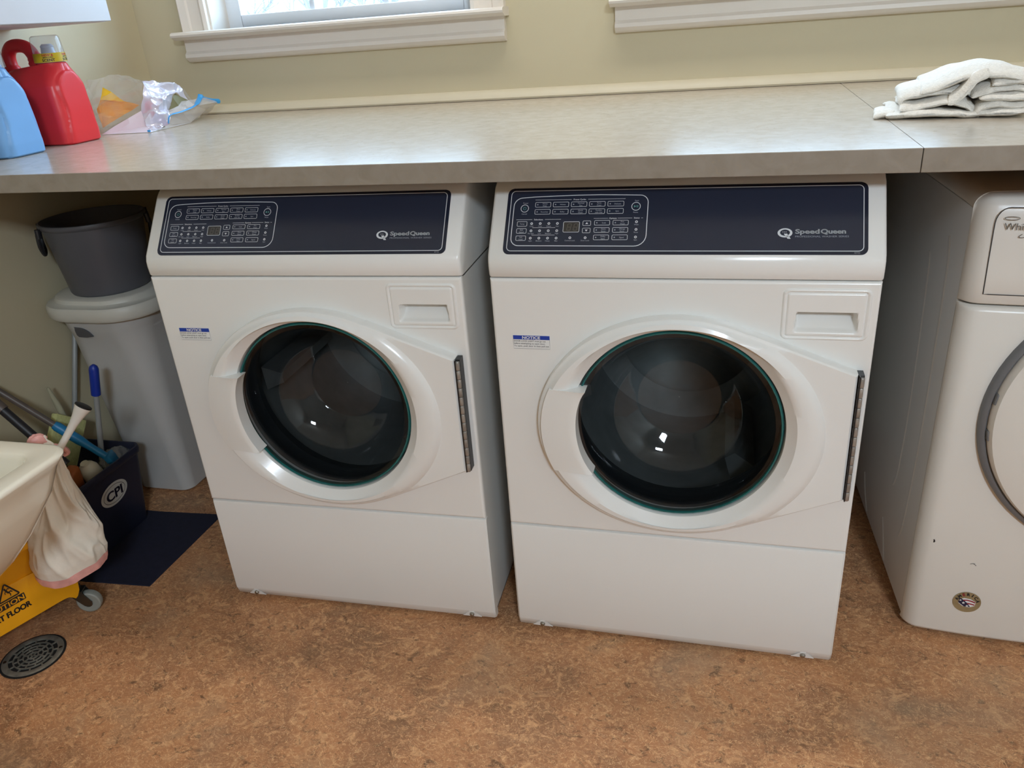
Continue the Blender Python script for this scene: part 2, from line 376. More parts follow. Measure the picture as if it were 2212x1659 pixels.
def prof_loft(prof_rings):
    return loft(prof_rings, True, False, False)
def build_washer(label):
    t = thing('washing_machine', label, 'washer', group=None)
    en = MAT['enamel']
    def P(name, g, m=en, par=t, ang=35, label=None): return obj(name, g, m, par, ang, label)
    # cabinet: open-fronted shell with folded front flanges
    D = .70
    sh = [box(-W2+.002, -W2+.006, .012, D, .022, .8545), box(W2-.006, W2-.002, .012, D, .022, .8545),
          box(-W2+.002, W2-.002, D-.004, D, .022, .8545), box(-W2+.002, W2-.002, .012, D, .022, .026), box(-W2+.002, W2-.002, .012, D, .8505, .8545)]
    P('cabinet', cat(*sh))
    for x in (-.28, .28):
        for y in (.06, .64):
            P('foot', mv(lathe([(.016, 0), (.02, .004), (.02, .008), (.008, .010), (.008, .024)], 14), x, y, 0), MAT['black'])
    # front panel with a round opening for the door
    def rect_r(th, hx0, hx1, hz0, hz1):
        c, s = math.cos(th), math.sin(th); k = 9
        if c > 1e-9: k = min(k, (hx1-CX)/c)
        if c < -1e-9: k = min(k, (hx0-CX)/c)
        if s > 1e-9: k = min(k, (hz1-CZ)/s)
        if s < -1e-9: k = min(k, (hz0-CZ)/s)
        return k
    INS = ((0, .012), (0, .0055), (.0007, .0030), (.0018, .0014), (.0035, .0004), (.0055, 0))
    angs = sorted(set([2*PI*i/180 for i in range(180)] + [math.atan2(z-CZ, x-CX) % (2*PI) for d, _ in INS for x in (-W2+d, W2-d) for z in (.2988+d, .8540-d)]))
    def ring(y, f): return [(CX+f(a)*math.cos(a), y, CZ+f(a)*math.sin(a)) for a in angs]
    rect = lambda d: (lambda a: rect_r(a, -W2+d, W2-d, .2988+d, .8540-d))
    from mathutils.geometry import delaunay_2d_cdt as cdt
    rim = [(x+CX*0, z) for x, y, z in ring(0, rect(INS[-1][0]))]; hl = [(CX+.222*math.cos(2*PI*k/96), CZ+.222*math.sin(2*PI*k/96)) for k in range(96)]
    dw = rrect(.1895, .3235, .7525, .8375, .010, 4)
    pts = [Vector(p) for p in rim+hl+dw]; n1, n2, n3 = len(rim), len(hl), len(dw)
    ed = [(o+i, o+(i+1) % n) for o, n in ((0, n1), (n1, n2), (n1+n2, n3)) for i in range(n)]
    vo, eo, fo, *_ = cdt(pts, ed, [], 1, 1e-7)
    inside = lambda x, z: math.hypot(x-CX, z-CZ) < .2215 or (.1895 < x < .3235 and .7525 < z < .8375)
    fo = [f for f in fo if not inside(sum(vo[i].x for i in f)/len(f), sum(vo[i].y for i in f)/len(f))]
    flat = ([(v.x, 0, v.y) for v in vo], [tuple(f) for f in fo])
    hr = lambda y, r: [(CX+r*math.cos(2*PI*k/96), y, CZ+r*math.sin(2*PI*k/96)) for k in range(96)]
    P('front_panel', cat(prof_loft([ring(y, rect(d)) for d, y in INS]), flat, prof_loft([hr(0, .222), hr(.004, .218), hr(.04, .215)])), ang=40)
    # lower panel with chamfered foot and two screws in notches
    pr = [(.012, .2960), (.005, .2960), (.0015, .2945), (0, .2905), (0, .0335), (.0008, .0312), (.0068, .0125), (.0085, .0112), (.022, .0112)]
    lp = loft([[(x*sx_, y+dy, z) for y, z in pr] for x, sx_, dy in ((-W2, 1, .004), (-W2+.004, 1, 0), (W2-.004, 1, 0), (W2, 1, .004))], closed=True)
    low = P('lower_panel', lp)
    for x in (-.284, .284):
        notch = [(x-.006, .0016, .0305), (x+.006, .0016, .0305), (x+.023, .0046, .0140), (x-.023, .0046, .0140)]
        obj('screw_notch', (notch + [(p[0], p[1]-.0012, p[2]-.0005) for p in notch], [(0, 1, 2, 3), (4, 5, 6, 7), (0, 1, 5, 4), (2, 3, 7, 6)]), en, low)
        s = mv(lathe([(.0055, 0), (.0055, .003), (.004, .0055), (.0015, .006)], 14), 0, 0, 0)
        M = Matrix.Rotation(math.radians(100), 3, 'X')
        obj('screw', mv(rotm(s, M), x, .0022, .0220), MAT['screw'], low)
    # sloping console, one extruded profile with soft ends
    pr = [(.012, .8565), (.003, .8565), (0, .8595), (-.0018, .876), (-.0012, .888), (.003, .8985), (.0855, 1.0035), (.0935, 1.0125), (.104, 1.0195), (.118, 1.0245), (.14, 1.0275), (.30, 1.0285), (D, 1.0285), (D, .8565)]
    def cons(x, k):
        return [(x, y + k*(.006 if y < .3 else -.002), z - k*(.006 if z > .87 and y > .09 else 0)) for y, z in pr]
    W3 = W2+.001
    P('console', loft([cons(-W3, 1), cons(-W3+.0018, .4), cons(-W3+.006, 0), cons(W3-.006, 0), cons(W3-.0018, .4), cons(W3, 1)], closed=True), ang=40)
    # fascia on the slope: u across, v up the slope, h out of it
    A = (.003, .8985); dv = (.6180, .7862); nv = (-.7862, .6180)
    def FP(u, v, h): return (u, A[0]+dv[0]*v+nv[0]*h, A[1]+dv[1]*v+nv[1]*h)
    def onF(g, h): return tr(g, lambda x, y, z: FP(x, y, z+h))
    def rib(pts, wd, closed=False, h=.0016): return onF(ribbon(pts, wd, closed), h)
    cp = P('control_panel', onF(prism(rrect(-.3135, .3135, .0015, .1325, .011), 0, .0012, .0005, 1), 0), MAT['fascia'], label='dark navy control panel with white print')
    K = lambda name, g, m=MAT['print_']: obj(name, g, m, cp, None)
    K('fascia_field', onF(prism(rrect(-.306, .306, .008, .1265, .008), 0, .0014), 0), MAT['fascia_in'])
    K('border_line', rib(rrect(-.3065, .3065, .0078, .1268, .008), .0013, True))
    def arc(cx, cy_, r, a0, a1, n=7): return [(cx+r*math.cos(a0+(a1-a0)*k/n), cy_+r*math.sin(a0+(a1-a0)*k/n)) for k in range(n+1)]
    # keypad outline: bulging top, slanted left
    kp = arc(-.0665, .1005, .0145, 0, PI/2) + [(-.10, .1160), (-.138, .1170), (-.18, .1168), (-.22, .1160), (-.262, .1145)] + arc(-.2835, .0965, .0165, PI/2+.1, PI) + arc(-.2850, .0330, .0150, PI, 1.5*PI) + arc(-.073, .038, .021, 1.5*PI, 2*PI)
    K('keypad_outline', rib(kp, .0014, True))
    def button(u, v, wd, ht, txt, led=True, sym=None):
        K('button', rib(rrect(u, u+wd, v, v+ht, .0016, 3), .00075, True))
        cx = u+wd*(.62 if led else .5)
        L_ = []
        if sym == 'up': L_.append(([(cx-.0026, v+.003, 0), (cx+.0026, v+.003, 0), (cx, v+.0068, 0)], [(0, 1, 2)]))
        elif sym == 'dn': L_.append(([(cx-.0026, v+.0062, 0), (cx+.0026, v+.0062, 0), (cx, v+.0024, 0)], [(0, 1, 2)]))
        else:
            rows = txt.split('|')
            for k, s in enumerate(rows):
                yy = v+ht/2-.0014 if len(rows) == 1 else v+ht/2+(.0007 if k == 0 else -.0035)
                L_.append(mv(text(s, .0027, 1.0, .01), cx, yy, 0))
        K('lettering', onF(cat(*L_), .0016), MAT['print_dim'] if sym is None else MAT['print_'])
        if led: K('indicator_light', onF(disc2(u+.0042, v+ht/2, .0013, 10), .0016), MAT['print_dim'])
    bx = (-.259, -.2253, -.1916, -.158, -.1243)
    for u, s in zip(bx, ('Heavy|Duty', 'Whites', 'Normal|Eco', 'Perm|Press', 'Delicate')): button(u, .0942, .0288, .0095, s)
    for u, s in zip(bx, ('Favorites', 'Bulky', 'Quick|Wash', 'Sanitize|with Oxi', 'Spin')): button(u, .080, .0288, .0095, s)
    vr = (.0565, .0425, .0283)
    for v, s in zip(vr, ('Temp', 'Spin|Speed', 'Soil|Level')): button(-.2905, v, .0185, .0092, s, False)
    button(-.1672, .0568, .0142, .0092, '', False, 'up'); button(-.1672, .0428, .0142, .0092, '', False, 'dn')
    for v, a, b_ in zip((.0575, .0435, .0292), ('Soak', 'Extra|Rinse', 'Delay|Start'), ('Pre-|Wash', 'Allergy|Rinse', 'Signal')):
        button(-.146, v, .0275, .0092, a); button(-.1125, v, .0275, .0092, b_)
    def led(u, v, s):
        K('indicator_light', onF(ribbon([(u+.0018*math.cos(2*PI*k/12), v+.0018*math.sin(2*PI*k/12)) for k in range(12)], .0014, True), .0016))
        K('lettering', onF(mv(text(s, .0025, 1, .01), u, v-.0065, 0), .0016), MAT['print_dim'])
    for v, names in zip((.0615, .0473, .0328), (('Cold', 'Cool', 'Warm', 'Hot'), ('No Spin', 'Low', 'Medium', 'High'), ('Light', 'Medium', 'Heavy', 'Max'))):
        for u, s in zip((-.263, -.2468, -.2305, -.2145), names): led(u, v, s)
    led(-.189, .0333, 'Control Lock'); led(-.161, .0333, 'Door Lock')
    for v, s in zip((.0635, .0488, .0343), ('Wash', 'Rinse', 'Spin')): led(-.0705, v, s)
    hd = []
    for x0, x1, v, s in ((-.26, -.093, .1085, 'Preset Cycles'), (-.293, -.2085, .0695, 'Selections'), (-.148, -.0785, .0708, 'Options')):
        c = (x0+x1)/2; hw = .0011*len(s)+.001
        hd += [[(x0, v), (c-hw, v)], [(c+hw, v), (x1, v)]]
        K('heading', onF(mv(text(s, .0029, 1.05, .012), c, v-.0014, 0), .0016))
    K('heading', onF(mv(text('Status', .0029, 1.05, .012), -.0705, .0697, 0), .0016))
    for q in hd + [[(-.0625, .0708), (-.0595, .0708)], [(-.261, .0535), (-.218, .0535)], [(-.261, .0387), (-.218, .0387)]]:
        K('rule_line', onF(ribbon(q, .0006), .0016))
    # power and start buttons
    for u, v, r, a, b_, st in ((-.279, .0918, .0072, 'Power', 'Cancel', 0), (-.0732, .0933, .0077, 'Start', 'Pause', 1)):
        K('round_button', onF(ribbon([(u+r*math.cos(2*PI*k/28), v+r*math.sin(2*PI*k/28)) for k in range(28)], .0011, True), .0016))
        if st: sy = cat(([(u-.0035, v-.0022, 0), (u-.0035, v+.0022, 0), (u, v, 0)], [(0, 1, 2)]), ribbon([(u+.0014, v-.002), (u+.0014, v+.002)], .0008), ribbon([(u+.0034, v-.002), (u+.0034, v+.002)], .0008))
        else: sy = cat(ribbon(arc(u, v, .0028, PI/2+.5, 2.5*PI-.5, 14), .0006), ribbon([(u, v+.0008), (u, v+.0034)], .0006))
        K('symbol', onF(sy, .0016), MAT['green_print'])
        K('lettering', onF(cat(mv(text(a, .0027, 1, .01), u+.001, v+r+.0022, 0), mv(text(b_, .0027, 1, .01), u, v-r-.005, 0)), .0016), MAT['print_dim'])
    K('display', onF(prism(rrect(-.2030, -.1735, .0443, .0645, .002, 3), 0, .0016), 0), MAT['screen'])
    K('display_frame', rib(rrect(-.2030, -.1735, .0443, .0645, .002, 3), .0009, True, .0017))
    sg = []
    for u in (-.1965, -.1845):
        q = lambda x, y: (u+x+.15*y, .0477+y)
        for a, b_ in (((0, 0), (0, .0058)), ((0, .0065), (0, .0125)), ((.0065, 0), (.0065, .0058)), ((.0065, .0065), (.0065, .0125)), ((.0006, .0062), (.006, .0062)), ((.0006, .0126), (.006, .0126)), ((.0006, 0), (.006, 0))):
            sg.append(ribbon([q(*a), q(*b_)], .0009))
    K('display_digits', onF(cat(*sg), .0018), MAT['segments'])
    # emblem: heavy oval ring with a crowned tail, then the maker's lettering
    ov = lambda a, b, n=36: [(.182+a*math.cos(2*PI*k/n), .0408+b*math.sin(2*PI*k/n)) for k in range(n)]
    o1, o2 = ov(.0120, .0084), ov(.0080, .0056)
    n_ = len(o1); em = ([(x, y, 0) for x, y in o1+[(x, y+.0004) for x, y in o2]], [(i, (i+1) % n_, n_+(i+1) % n_, n_+i) for i in range(n_)])
    tail = ([(.1792, .0402, 0), (.1806, .0386, 0), (.1820, .0402, 0), (.1832, .0386, 0), (.1850, .0400, 0), (.1915, .0300, 0), (.1865, .0300, 0)], [(0, 1, 6), (1, 2, 3), (1, 3, 6), (3, 4, 5), (3, 5, 6)])
    K('emblem', onF(cat(em, tail, disc2(.1786, .0424, .0007, 8), disc2(.1812, .0424, .0007, 8), disc2(.1838, .0424, .0007, 8)), .0017))
    K('brand_lettering', onF(cat(*[fit(b, .0080, x0+dx, x1+dx, .0394+dy, .012, 4) for b, x0, x1 in (('Speed', .1988, .2370), ('Queen', .2395, .2785)) for dx, dy in ((-.0004, 0), (.0004, 0), (0, .00025), (0, -.00025), (.0, 0), (-.0003, .0002), (.0003, -.0002))]), .0017))
    K('series_lettering', onF(fit('PROFESSIONAL WASHER SERIES', .0032, .1985, .2835, .0325), .0017), MAT['print_dim'])
    K('part_number', onF(mv(text('807422', .0022, 1, 0, 'LEFT'), .292, .0037, 0), .0014), MAT['print_dim'])
    # detergent drawer front: raised plate, groove round it, scooped pull
    def drawer():
        x0, x1, z0, z1 = .1845, .3285, .7475, .8425; nx, nzz = 72, 52; V, F = [], []
        for j in range(nzz+1):
            for i in range(nx+1):
                x = x0+(x1-x0)*i/nx; z = z0+(z1-z0)*j/nzz
                r = .012
                dx = max(abs(x-(x0+x1)/2)-(x1-x0)/2+r, 0); dz = max(abs(z-(z0+z1)/2)-(z1-z0)/2+r, 0)
                d = r-math.hypot(dx, dz) if (dx > 0 and dz > 0) else min((x1-x0)/2-abs(x-(x0+x1)/2), (z1-z0)/2-abs(z-(z0+z1)/2))
                h = -.0012 + .0047*sstep(-.001, .003, d) - .0028*math.exp(-((d-.0075)/.0016)**2)
                # scoop
                pz0, pz1 = .7615, .7995; f = (z-pz0)/(pz1-pz0)
                if 0 < f < 1:
                    w_ = .0535-.004*f; e = w_-abs(x-.2585)
                    k = sstep(0, .006, e)*sstep(1, .93, f)*sstep(0, .16, f)
                    h -= .045*k*(.08+.92*f)
                V.append((x, -h, z))
        for j in range(nzz):
            for i in range(nx):
                a = j*(nx+1)+i; F.append((a, a+1, a+nx+2, a+nx+1))
        return V, F
    P('detergent_drawer', drawer(), ang=50)
    # notice sticker
    st = P('notice_label', tr(prism(rrect(-.3045, -.2305, .7125, .7415, .0012, 2), 0, .0006), lambda x, y, z: (x, -z, y)), MAT['label_white'], label='small white and blue notice sticker')
    onS = lambda g, h: tr(g, lambda x, y, z: (x, -h-z, y))
    obj('label_header', onS(prism(rrect(-.3035, -.2315, .7325, .7408, .0004, 1), 0, 0.0001), .0007), MAT['blue_print'], st, None)
    obj('header_lettering', onS(fit('NOTICE', .0057, -.2855, -.2500, .7339, .03, 3), .0009), MAT['label_white'], st, None)
    rows = [('DOOR LOCK LIGHT must go out', .7278), ('before attempting to open door.', .7228), ('To open, push door in then pull out.', .7176)]
    obj('lettering', onS(cat(*[fit(s, .0031, -.3022, x1, z, .008) for (s, z), x1 in zip(rows, (-.2395, -.2405, -.2330))]), .0008), MAT['text_black'], st, None)
    obj('label_border', onS(ribbon([(-.3035, .7325), (-.3035, .7135), (-.2315, .7135), (-.2315, .7325)], .0004), .0008), MAT['text_black'], st, None)
    # ---------------- door: plate with hinge wing, crowned ring, glass bowl, grip
    tip = [(.318, .6935), (.319, .4355)]
    def outl(a):
        c, s = math.cos(a), math.sin(a)
        e = 1/math.sqrt((c/EA)**2+(s/EB)**2)
        # wing polygon from tangent points to the hinge
        best = e
        poly = [(.120, .7665), (.137, .7640), tip[0], tip[1], (.137, .3540), (.120, .3510)]
        for k in range(len(poly)-1):
            (x1, z1), (x2, z2) = poly[k], poly[k+1]
            dx, dz = x2-x1, z2-z1; den = c*dz-s*dx
            if abs(den) < 1e-12: continue
            rr = ((x1-CX)*dz-(z1-CZ)*dx)/den; q = ((x1-CX)*s-(z1-CZ)*c)/den
            if rr > 0 and 0 <= q <= 1: best = max(best, rr)
        return best
    ell = lambda k: (lambda a: k/math.sqrt((math.cos(a)/EA)**2+(math.sin(a)/EB)**2))
    da = sorted(set([2*PI*i/240 for i in range(240)] + [math.atan2(z-CZ, x-CX) % (2*PI) for x, z in tip + [(.137, .764), (.137, .354)]]))
    def dring(y, f, cz=CZ): return [(CX+f(a)*math.cos(a), y(a) if callable(y) else y, cz+f(a)*math.sin(a)) for a in da]
    sc_ = lambda f, k, d=0: (lambda a: f(a)*k-d)
    gl = lambda r: (lambda a: r)
    def gcz(k): return CZ+(GZ-CZ)*k
    wing = lambda a: sstep(0, .03, outl(a)-ell(1)(a))        # 1 where the wing sticks out past the ring
    rings = [dring(.002, outl), dring(-.020, outl), dring(-.0245, sc_(outl, 1, .0015)), dring(-.027, sc_(outl, 1, .005)),
             dring(lambda a: -.0275-.001*(1-wing(a)), lambda a: min(outl(a)-.008, ell(1)(a))),
             dring(lambda a: -.0345, lambda a: min(outl(a)-.012, ell(1)(a)-.006)),
             dring(-.0385, sc_(ell(1), 1, .016)), dring(-.0395, lambda a: GR+.55*(ell(1)(a)-GR-.004), gcz(.5)),
             dring(-.0365, lambda a: GR+.022, gcz(1)), dring(-.033, lambda a: GR+.0185, gcz(1)), dring(-.020, lambda a: GR+.004, gcz(1)), dring(-.004, lambda a: GR+.002, gcz(1)), dring(.010, lambda a: GR+.002, gcz(1))]
    door = P('door', prof_loft(rings), ang=32, label='white porthole door with a wing reaching to the hinge')
    def lat_y(prof, seg=64, cx=CX, cz=GZ, c1=False):
        return tr(lathe(prof, seg, False, c1), lambda x, y, z: (cx+x, z, cz+y))
    obj('glass_edge', lat_y([(GR+.001, -.012), (GR-.001, -.0165), (GR-.0035, -.0165), (GR-.005, -.011), (GR-.0045, -.004)]), MAT['teal'], door, label='teal edge of the door glass')
    obj('glass', lat_y([(GR-.0045, -.013), (.183, -.010), (.178, -.002), (.170, .02), (.160, .05), (.142, .078), (.115, .098), (.088, .108), (.084, .112), (.05, .116), (.001, .117)], 72), MAT['door_glass'], door, label='dark bowl shaped door glass')
    # grip: raised block on the left of the ring between two wedge ends
    def grip():
        nz_, nu = 26, 10; V, F = [], []
        z0, z1 = .4655, .6460
        for j in range(nz_+1):
            z = z0+(z1-z0)*j/nz_
            xi = CX-math.sqrt(max(0, (GR+.0015)**2-(z-GZ)**2))+.010+.004*abs(2*j/nz_-1)**6
            xo = CX-EA*math.sqrt(max(0, 1-((z-CZ)/EB)**2))+.010
            for i in range(nu+1):
                f = i/nu; x = xi+(xo-xi)*f
                e = min(j, nz_-j)/nz_
                y = -.0455+.0075*f**1.5 - .0025*max(0, 1-e/.05)*(1-f)
                if i == 0: y += .003
                V.append((x, y, z))
        m = len(V)
        V += [(x, -.012 if x > -.2 else -.024, z) for x, y, z in V]
        for j in range(nz_):
            for i in range(nu):
                a = j*(nu+1)+i; q = (a, a+1, a+nu+2, a+nu+1); F += [q, tuple(k+m for k in q)[::-1]]
        for j in range(nz_):
            for i in (0, nu):
                a = j*(nu+1)+i; F.append((a, a+nu+1, a+nu+1+m, a+m))
        for j in (0, nz_):
            for i in range(nu):
                a = j*(nu+1)+i; F.append((a, a+1, a+1+m, a+m))
        return V, F
    obj('door_grip', grip(), en, door, 30)
    # piano hinge with separate knuckles
    hg = P('hinge', cat(box(.3185, .3285, -.0225, .0, .4365, .6925), box(.3195, .3215, -.030, -.0225, .4365, .6925)), MAT['black'], label='steel piano hinge')
    nk = 13; step = (.691-.4375)/nk
    for k in range(nk):
        z = .4375+k*step
        obj('knuckle', mv(lathe([(.0042, 0), (.0048, .0012), (.0048, step-.0022), (.0042, step-.001)], 10), .3240, -.0255, z), MAT['hinge'], hg)
    # gasket, tub and drum behind the glass
    P('gasket', lat_y([(.215, .012), (.205, .016), (.2, .03), (.206, .05), (.200, .07), (.21, .10), (.24, .12)], 56), MAT['gasket'])
    dr = P('drum', lat_y([(.212, .10), (.216, .105), (.245, .125), (.25, .14), (.25, .47), (.24, .485), (.17, .492), (.15, .478), (.06, .47), (.001, .468)], 64), MAT['drum'])
    for k in range(3):
        a = 2*PI*k/3+.6
        b_ = rotm(loft([[(-.03, -.24, y), (.03, -.24, y), (.012, -.19, y), (-.012, -.19, y)] for y in (.16, .44)]), Matrix.Rotation(a, 3, 'Z'))
        obj('baffle', tr(b_, lambda x, y, z: (CX+x, z, GZ+y)), MAT['drum'], dr)
    return t
wash = build_washer('white front-loading washer on the left, beside the grey-white trash can')
wash.location = (-.2999, -.0028, 0); wash.rotation_euler = (0, 0, .0239)
wash2 = dup(wash); wash2.location = (.4403, .0003, 0); wash2.rotation_euler = (0, 0, -.0025)
wash2['label'] = 'white front-loading washer in the middle, next to the dryer at the right'
# ------------------------------------------------------------------ dryer at the right (local: x across from its left edge, y into it, z up)
MAT.update(seam=mat('dark_seam', (40, 40, 42), .6), ringgrey=mat('grey_ring_plastic', (112, 113, 115), .4, var=.02), logo=mat('engraved_grey', (96, 92, 84), .4),
           badge=mat('gold_foil_sticker', (158, 140, 104), .3, .4, var=.1, vscale=80), red=mat('sticker_red', (150, 30, 44), .45), navy=mat('sticker_navy', (28, 26, 56), .45),
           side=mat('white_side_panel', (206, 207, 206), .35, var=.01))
dry = thing('clothes_dryer', 'white dryer at the right edge, lower than the counter and turned slightly away', 'dryer', (.945, .155, 0), math.radians(2.7))
def bulge(x):           # front panel bows outwards
    f = max(0, min(1, x/.686)); e = min(f, 1-f)*.686
    return .013 - .040*math.sin(PI*f)**.8*.85 - .030*math.sqrt(max(0, 1-(1-min(1, e/.026))**2))
def front_strip(x0, x1, z0, z1, n=40, off=0.0, edge=.01, m_top=True):
    """bowed panel between two heights, rounded at its four rims"""
    xs_ = [x0+(x1-x0)*(.5-.5*math.cos(PI*i/n)) for i in range(n+1)]; rows = []
    for z, d in ((z0, .02), (z0+.001, .007), (z0+edge*.35, .0025), (z0+edge, 0), (z1-edge, 0), (z1-edge*.35, .0025), (z1-.001, .007), (z1, .02)):
        rows.append([(x, bulge(x)+off+d, z) for x in xs_])
    return loft(rows, False, False, False)
sd = [box(0, .686, .0155, .79, .026, .937, .0015)]
obj('cabinet', cat(*sd), MAT['side'], dry)
def strip(path, r):    # embossed rib on the side
    return tr(tube(path, r, 8), lambda x, y, z: (x*.5, y, z))
obj('side_rib', strip(smooth_path([(0, .112, .86), (0, .095, .80), (0, .085, .6), (0, .082, .4), (0, .095, .22), (0, .112, .165)], 6), .005), MAT['side'], dry)
obj('side_rib', strip(smooth_path([(0, .22, .80), (0, .205, .76), (0, .185, .5), (0, .19, .30), (0, .21, .24)], 6), .005), MAT['side'], dry)
obj('side_rib', strip(smooth_path([(0, .466, .115), (0, .44, .075), (0, .394, .035)], 6), .004), MAT['side'], dry)
obj('side_rib', strip(smooth_path([(0, .250, .118), (0, .222, .08), (0, .191, .032)], 6), .004), MAT['side'], dry)
# top with rounded front corners
arc_t = lambda e: math.sqrt(max(0, 1-(1-min(1, e/.030))**2))
tp = [(0, .9385)] + [(.030*(1-math.cos(PI/2*k/8)), .9385+.026*math.sin(PI/2*k/8)) for k in range(1, 9)]
tp = tp + [(.686-x, z) for x, z in tp[::-1]]
obj('top_panel', loft([[(x, y, z) for x, z in tp] for y in (.0155, .79)]), MAT['enamel2'], dry, 40)
obj('front_panel', front_strip(.0, .686, .014, .7655, 60), MAT['enamel2'], dry, 40)
# console face with arched top corners
def console():
    n = 60; rows = []
    for k, (f, d) in enumerate(((0, .015), (.01, .004), (.03, 0), (.3, 0), (.6, .001), (.8, .0025), (.90, .006), (.96, .012), (.99, .024), (1, .05))):
        row = []
        for i in range(n+1):
            x = .686*(.5-.5*math.cos(PI*i/n)); e = min(x, .686-x)
            zt = .9385+.0255*arc_t(e)
            row.append((x, min(.0156, bulge(x)+.002+d) if f < 1 or e > .02 else max(.0156, bulge(x)+.002+d), .7685+f*(zt-.7685)))
        rows.append(row)
    return loft(rows, False, False, False)
con = obj('console', console(), MAT['enamel2'], dry, 50)
on_d = lambda g, h: tr(g, lambda x, y, z: (x, bulge(x)+.002-h, y))
pl_ = [(.0285, .790), (.027, .85), (.026, .905)] + [(.026+.020*(1-math.cos(a)), .918+.0275*math.sin(a)) for a in [PI/2*k/6 for k in range(7)]] + [(.055+.01*k, .9455) for k in range(56)]
pl_ += [(.655, .915), (.655, .85), (.6565, .790)] + [(.6565-.01*k, .790) for k in range(1, 63)]
obj('panel_seam', on_d(ribbon(pl_, .0016, True), .0012), MAT['seam'], con, None)
# maker's lettering with its swoosh
lg = [fit('Whirlpool', .0125, .0400, .1080, .9070, .0, 4)]
obj('brand_lettering', on_d(cat(*lg), .0022), MAT['logo'], con, None)
el = [(.0500+.0110*math.cos(2*PI*k/30), .9270+.0028*math.sin(2*PI*k/30)) for k in range(30)]
sw = smooth_path([(.069, .9000, 0), (.0645, .8955, 0), (.070, .8940, 0), (.086, .900, 0), (.106, .913, 0)], 6)
obj('emblem', on_d(cat(ribbon(el, .0011, True), ribbon([(a, b) for a, b, c in sw], .0012)), .0018), MAT['logo'], con, None)
# door: grey ring, white dome, clips
DX, DZ, DR = .345, .552, .286
lat_d = lambda prof, seg=90, c1=False: tr(lathe(prof, seg, False, c1), lambda x, y, z: (DX+x, z+bulge(DX+x)-.002, DZ+y))
dd = obj('door', lat_d([(.2725, .0), (.273, -.02), (.269, -.029), (.25, -.034), (.21, -.040), (.15, -.046), (.07, -.049), (.001, -.05)], 96, True), MAT['enamel2'], dry, 40)
obj('door_ring', lat_d([(DR, .012), (DR, -.008), (DR-.004, -.0125), (DR-.009, -.0135), (DR-.0125, -.010), (DR-.013, .0)]), MAT['ringgrey'], dry, 40, label='grey ring round the dryer door')
for a in (171, 187):
    a = math.radians(a); x, z = DX+(.2710)*math.cos(a), DZ+.2710*math.sin(a); y = bulge(x)-.002
    obj('door_clip', mv(rotm(box(-.004, .004, -.0215, -.004, -.011, .011, .002), Matrix.Rotation(-a, 3, 'Y')), x, y, z), MAT['ringgrey'], dd)
# round sticker with arched lettering, flag and stars
BX, BZ = .108, .108
bs = obj('round_sticker', on_d(mv(disc2(0, 0, .0265, 40), BX, BZ, 0), .003), MAT['badge'], dry, None, label='round gold flag sticker')
fl = [(x, z) for x, z in [(-.0155, -.004), (-.0145, .006), (-.006, .0105), (.006, .0095), (.0165, .003), (.0155, -.007), (.006, -.0125), (-.006, -.0115)]]
on_b = lambda g, h: on_d(mv(g, BX, BZ, 0), .003+h)
obj('flag_field', on_b(([(x, z, 0) for x, z in fl], [tuple(range(8))]), .0004), MAT['label_white'], bs, None)
obj('stripe', on_b(ribbon([(-.007, .0045), (0, .0058), (.008, .0045), (.0155, .0015)], .0030), .0008), MAT['red'], bs, None)
obj('stripe', on_b(ribbon([(.001, -.0025), (.008, -.0030), (.0150, -.0045)], .0030), .0008), MAT['red'], bs, None)
obj('blue_canton', on_b(([(-.0150, .0085, 0), (-.011, .0085, 0), (.001, -.0015, 0), (.008, -.0110, 0), (-.004, -.0115, 0), (-.0155, -.0025, 0)], [tuple(range(6))]), .0007), MAT['navy'], bs, None)
star = lambda cx, cy_, r: ([(cx+(r if k % 2 == 0 else r*.42)*math.cos(PI/2+PI*k/5), cy_+(r if k % 2 == 0 else r*.42)*math.sin(PI/2+PI*k/5), 0) for k in range(10)], [tuple(range(10))])
for cx, cy_, r in ((-.0062, -.0020, .0036), (.0015, -.0088, .0032), (-.0125, .0040, .0028)):
    obj('star', on_b(star(cx, cy_, r), .0011), MAT['label_white'], bs, None)
for k, s in enumerate('AMERICA'):
    a = math.radians(90+24*(3-k)); g = text(s, .0068, 1.0, .035)
    M = Matrix.Rotation(a-PI/2, 3, 'Z'); g = mv(rotm(g, M), .0172*math.cos(a), .0172*math.sin(a), 0)
    obj('letter', on_b(g, .0008), MAT['red'] if s == 'E' else MAT['text_black'], bs, None)
obj('scuff_mark', on_d(cat(ribbon([(.099, .2065), (.103, .2088), (.106, .2080), (.1105, .2040)], .0010), ribbon([(.1035, .2085), (.108, .2092)], .0007)), .003), MAT['text_black'], dry, None)
obj('scuff_mark', on_d(cat(ribbon([(.0262, .2552), (.0275, .2520), (.0268, .2478)], .0022), ribbon([(.0272, .2530), (.0290, .2505)], .0012)), .003), MAT['text_black'], dry, None)
for x in (.06, .626):
    for y in (.06, .73):
        obj('foot', mv(lathe([(.02, 0), (.022, .004), (.022, .018), (.01, .02), (.01, .046)], 14), x, y, 0), MAT['black'], dry)
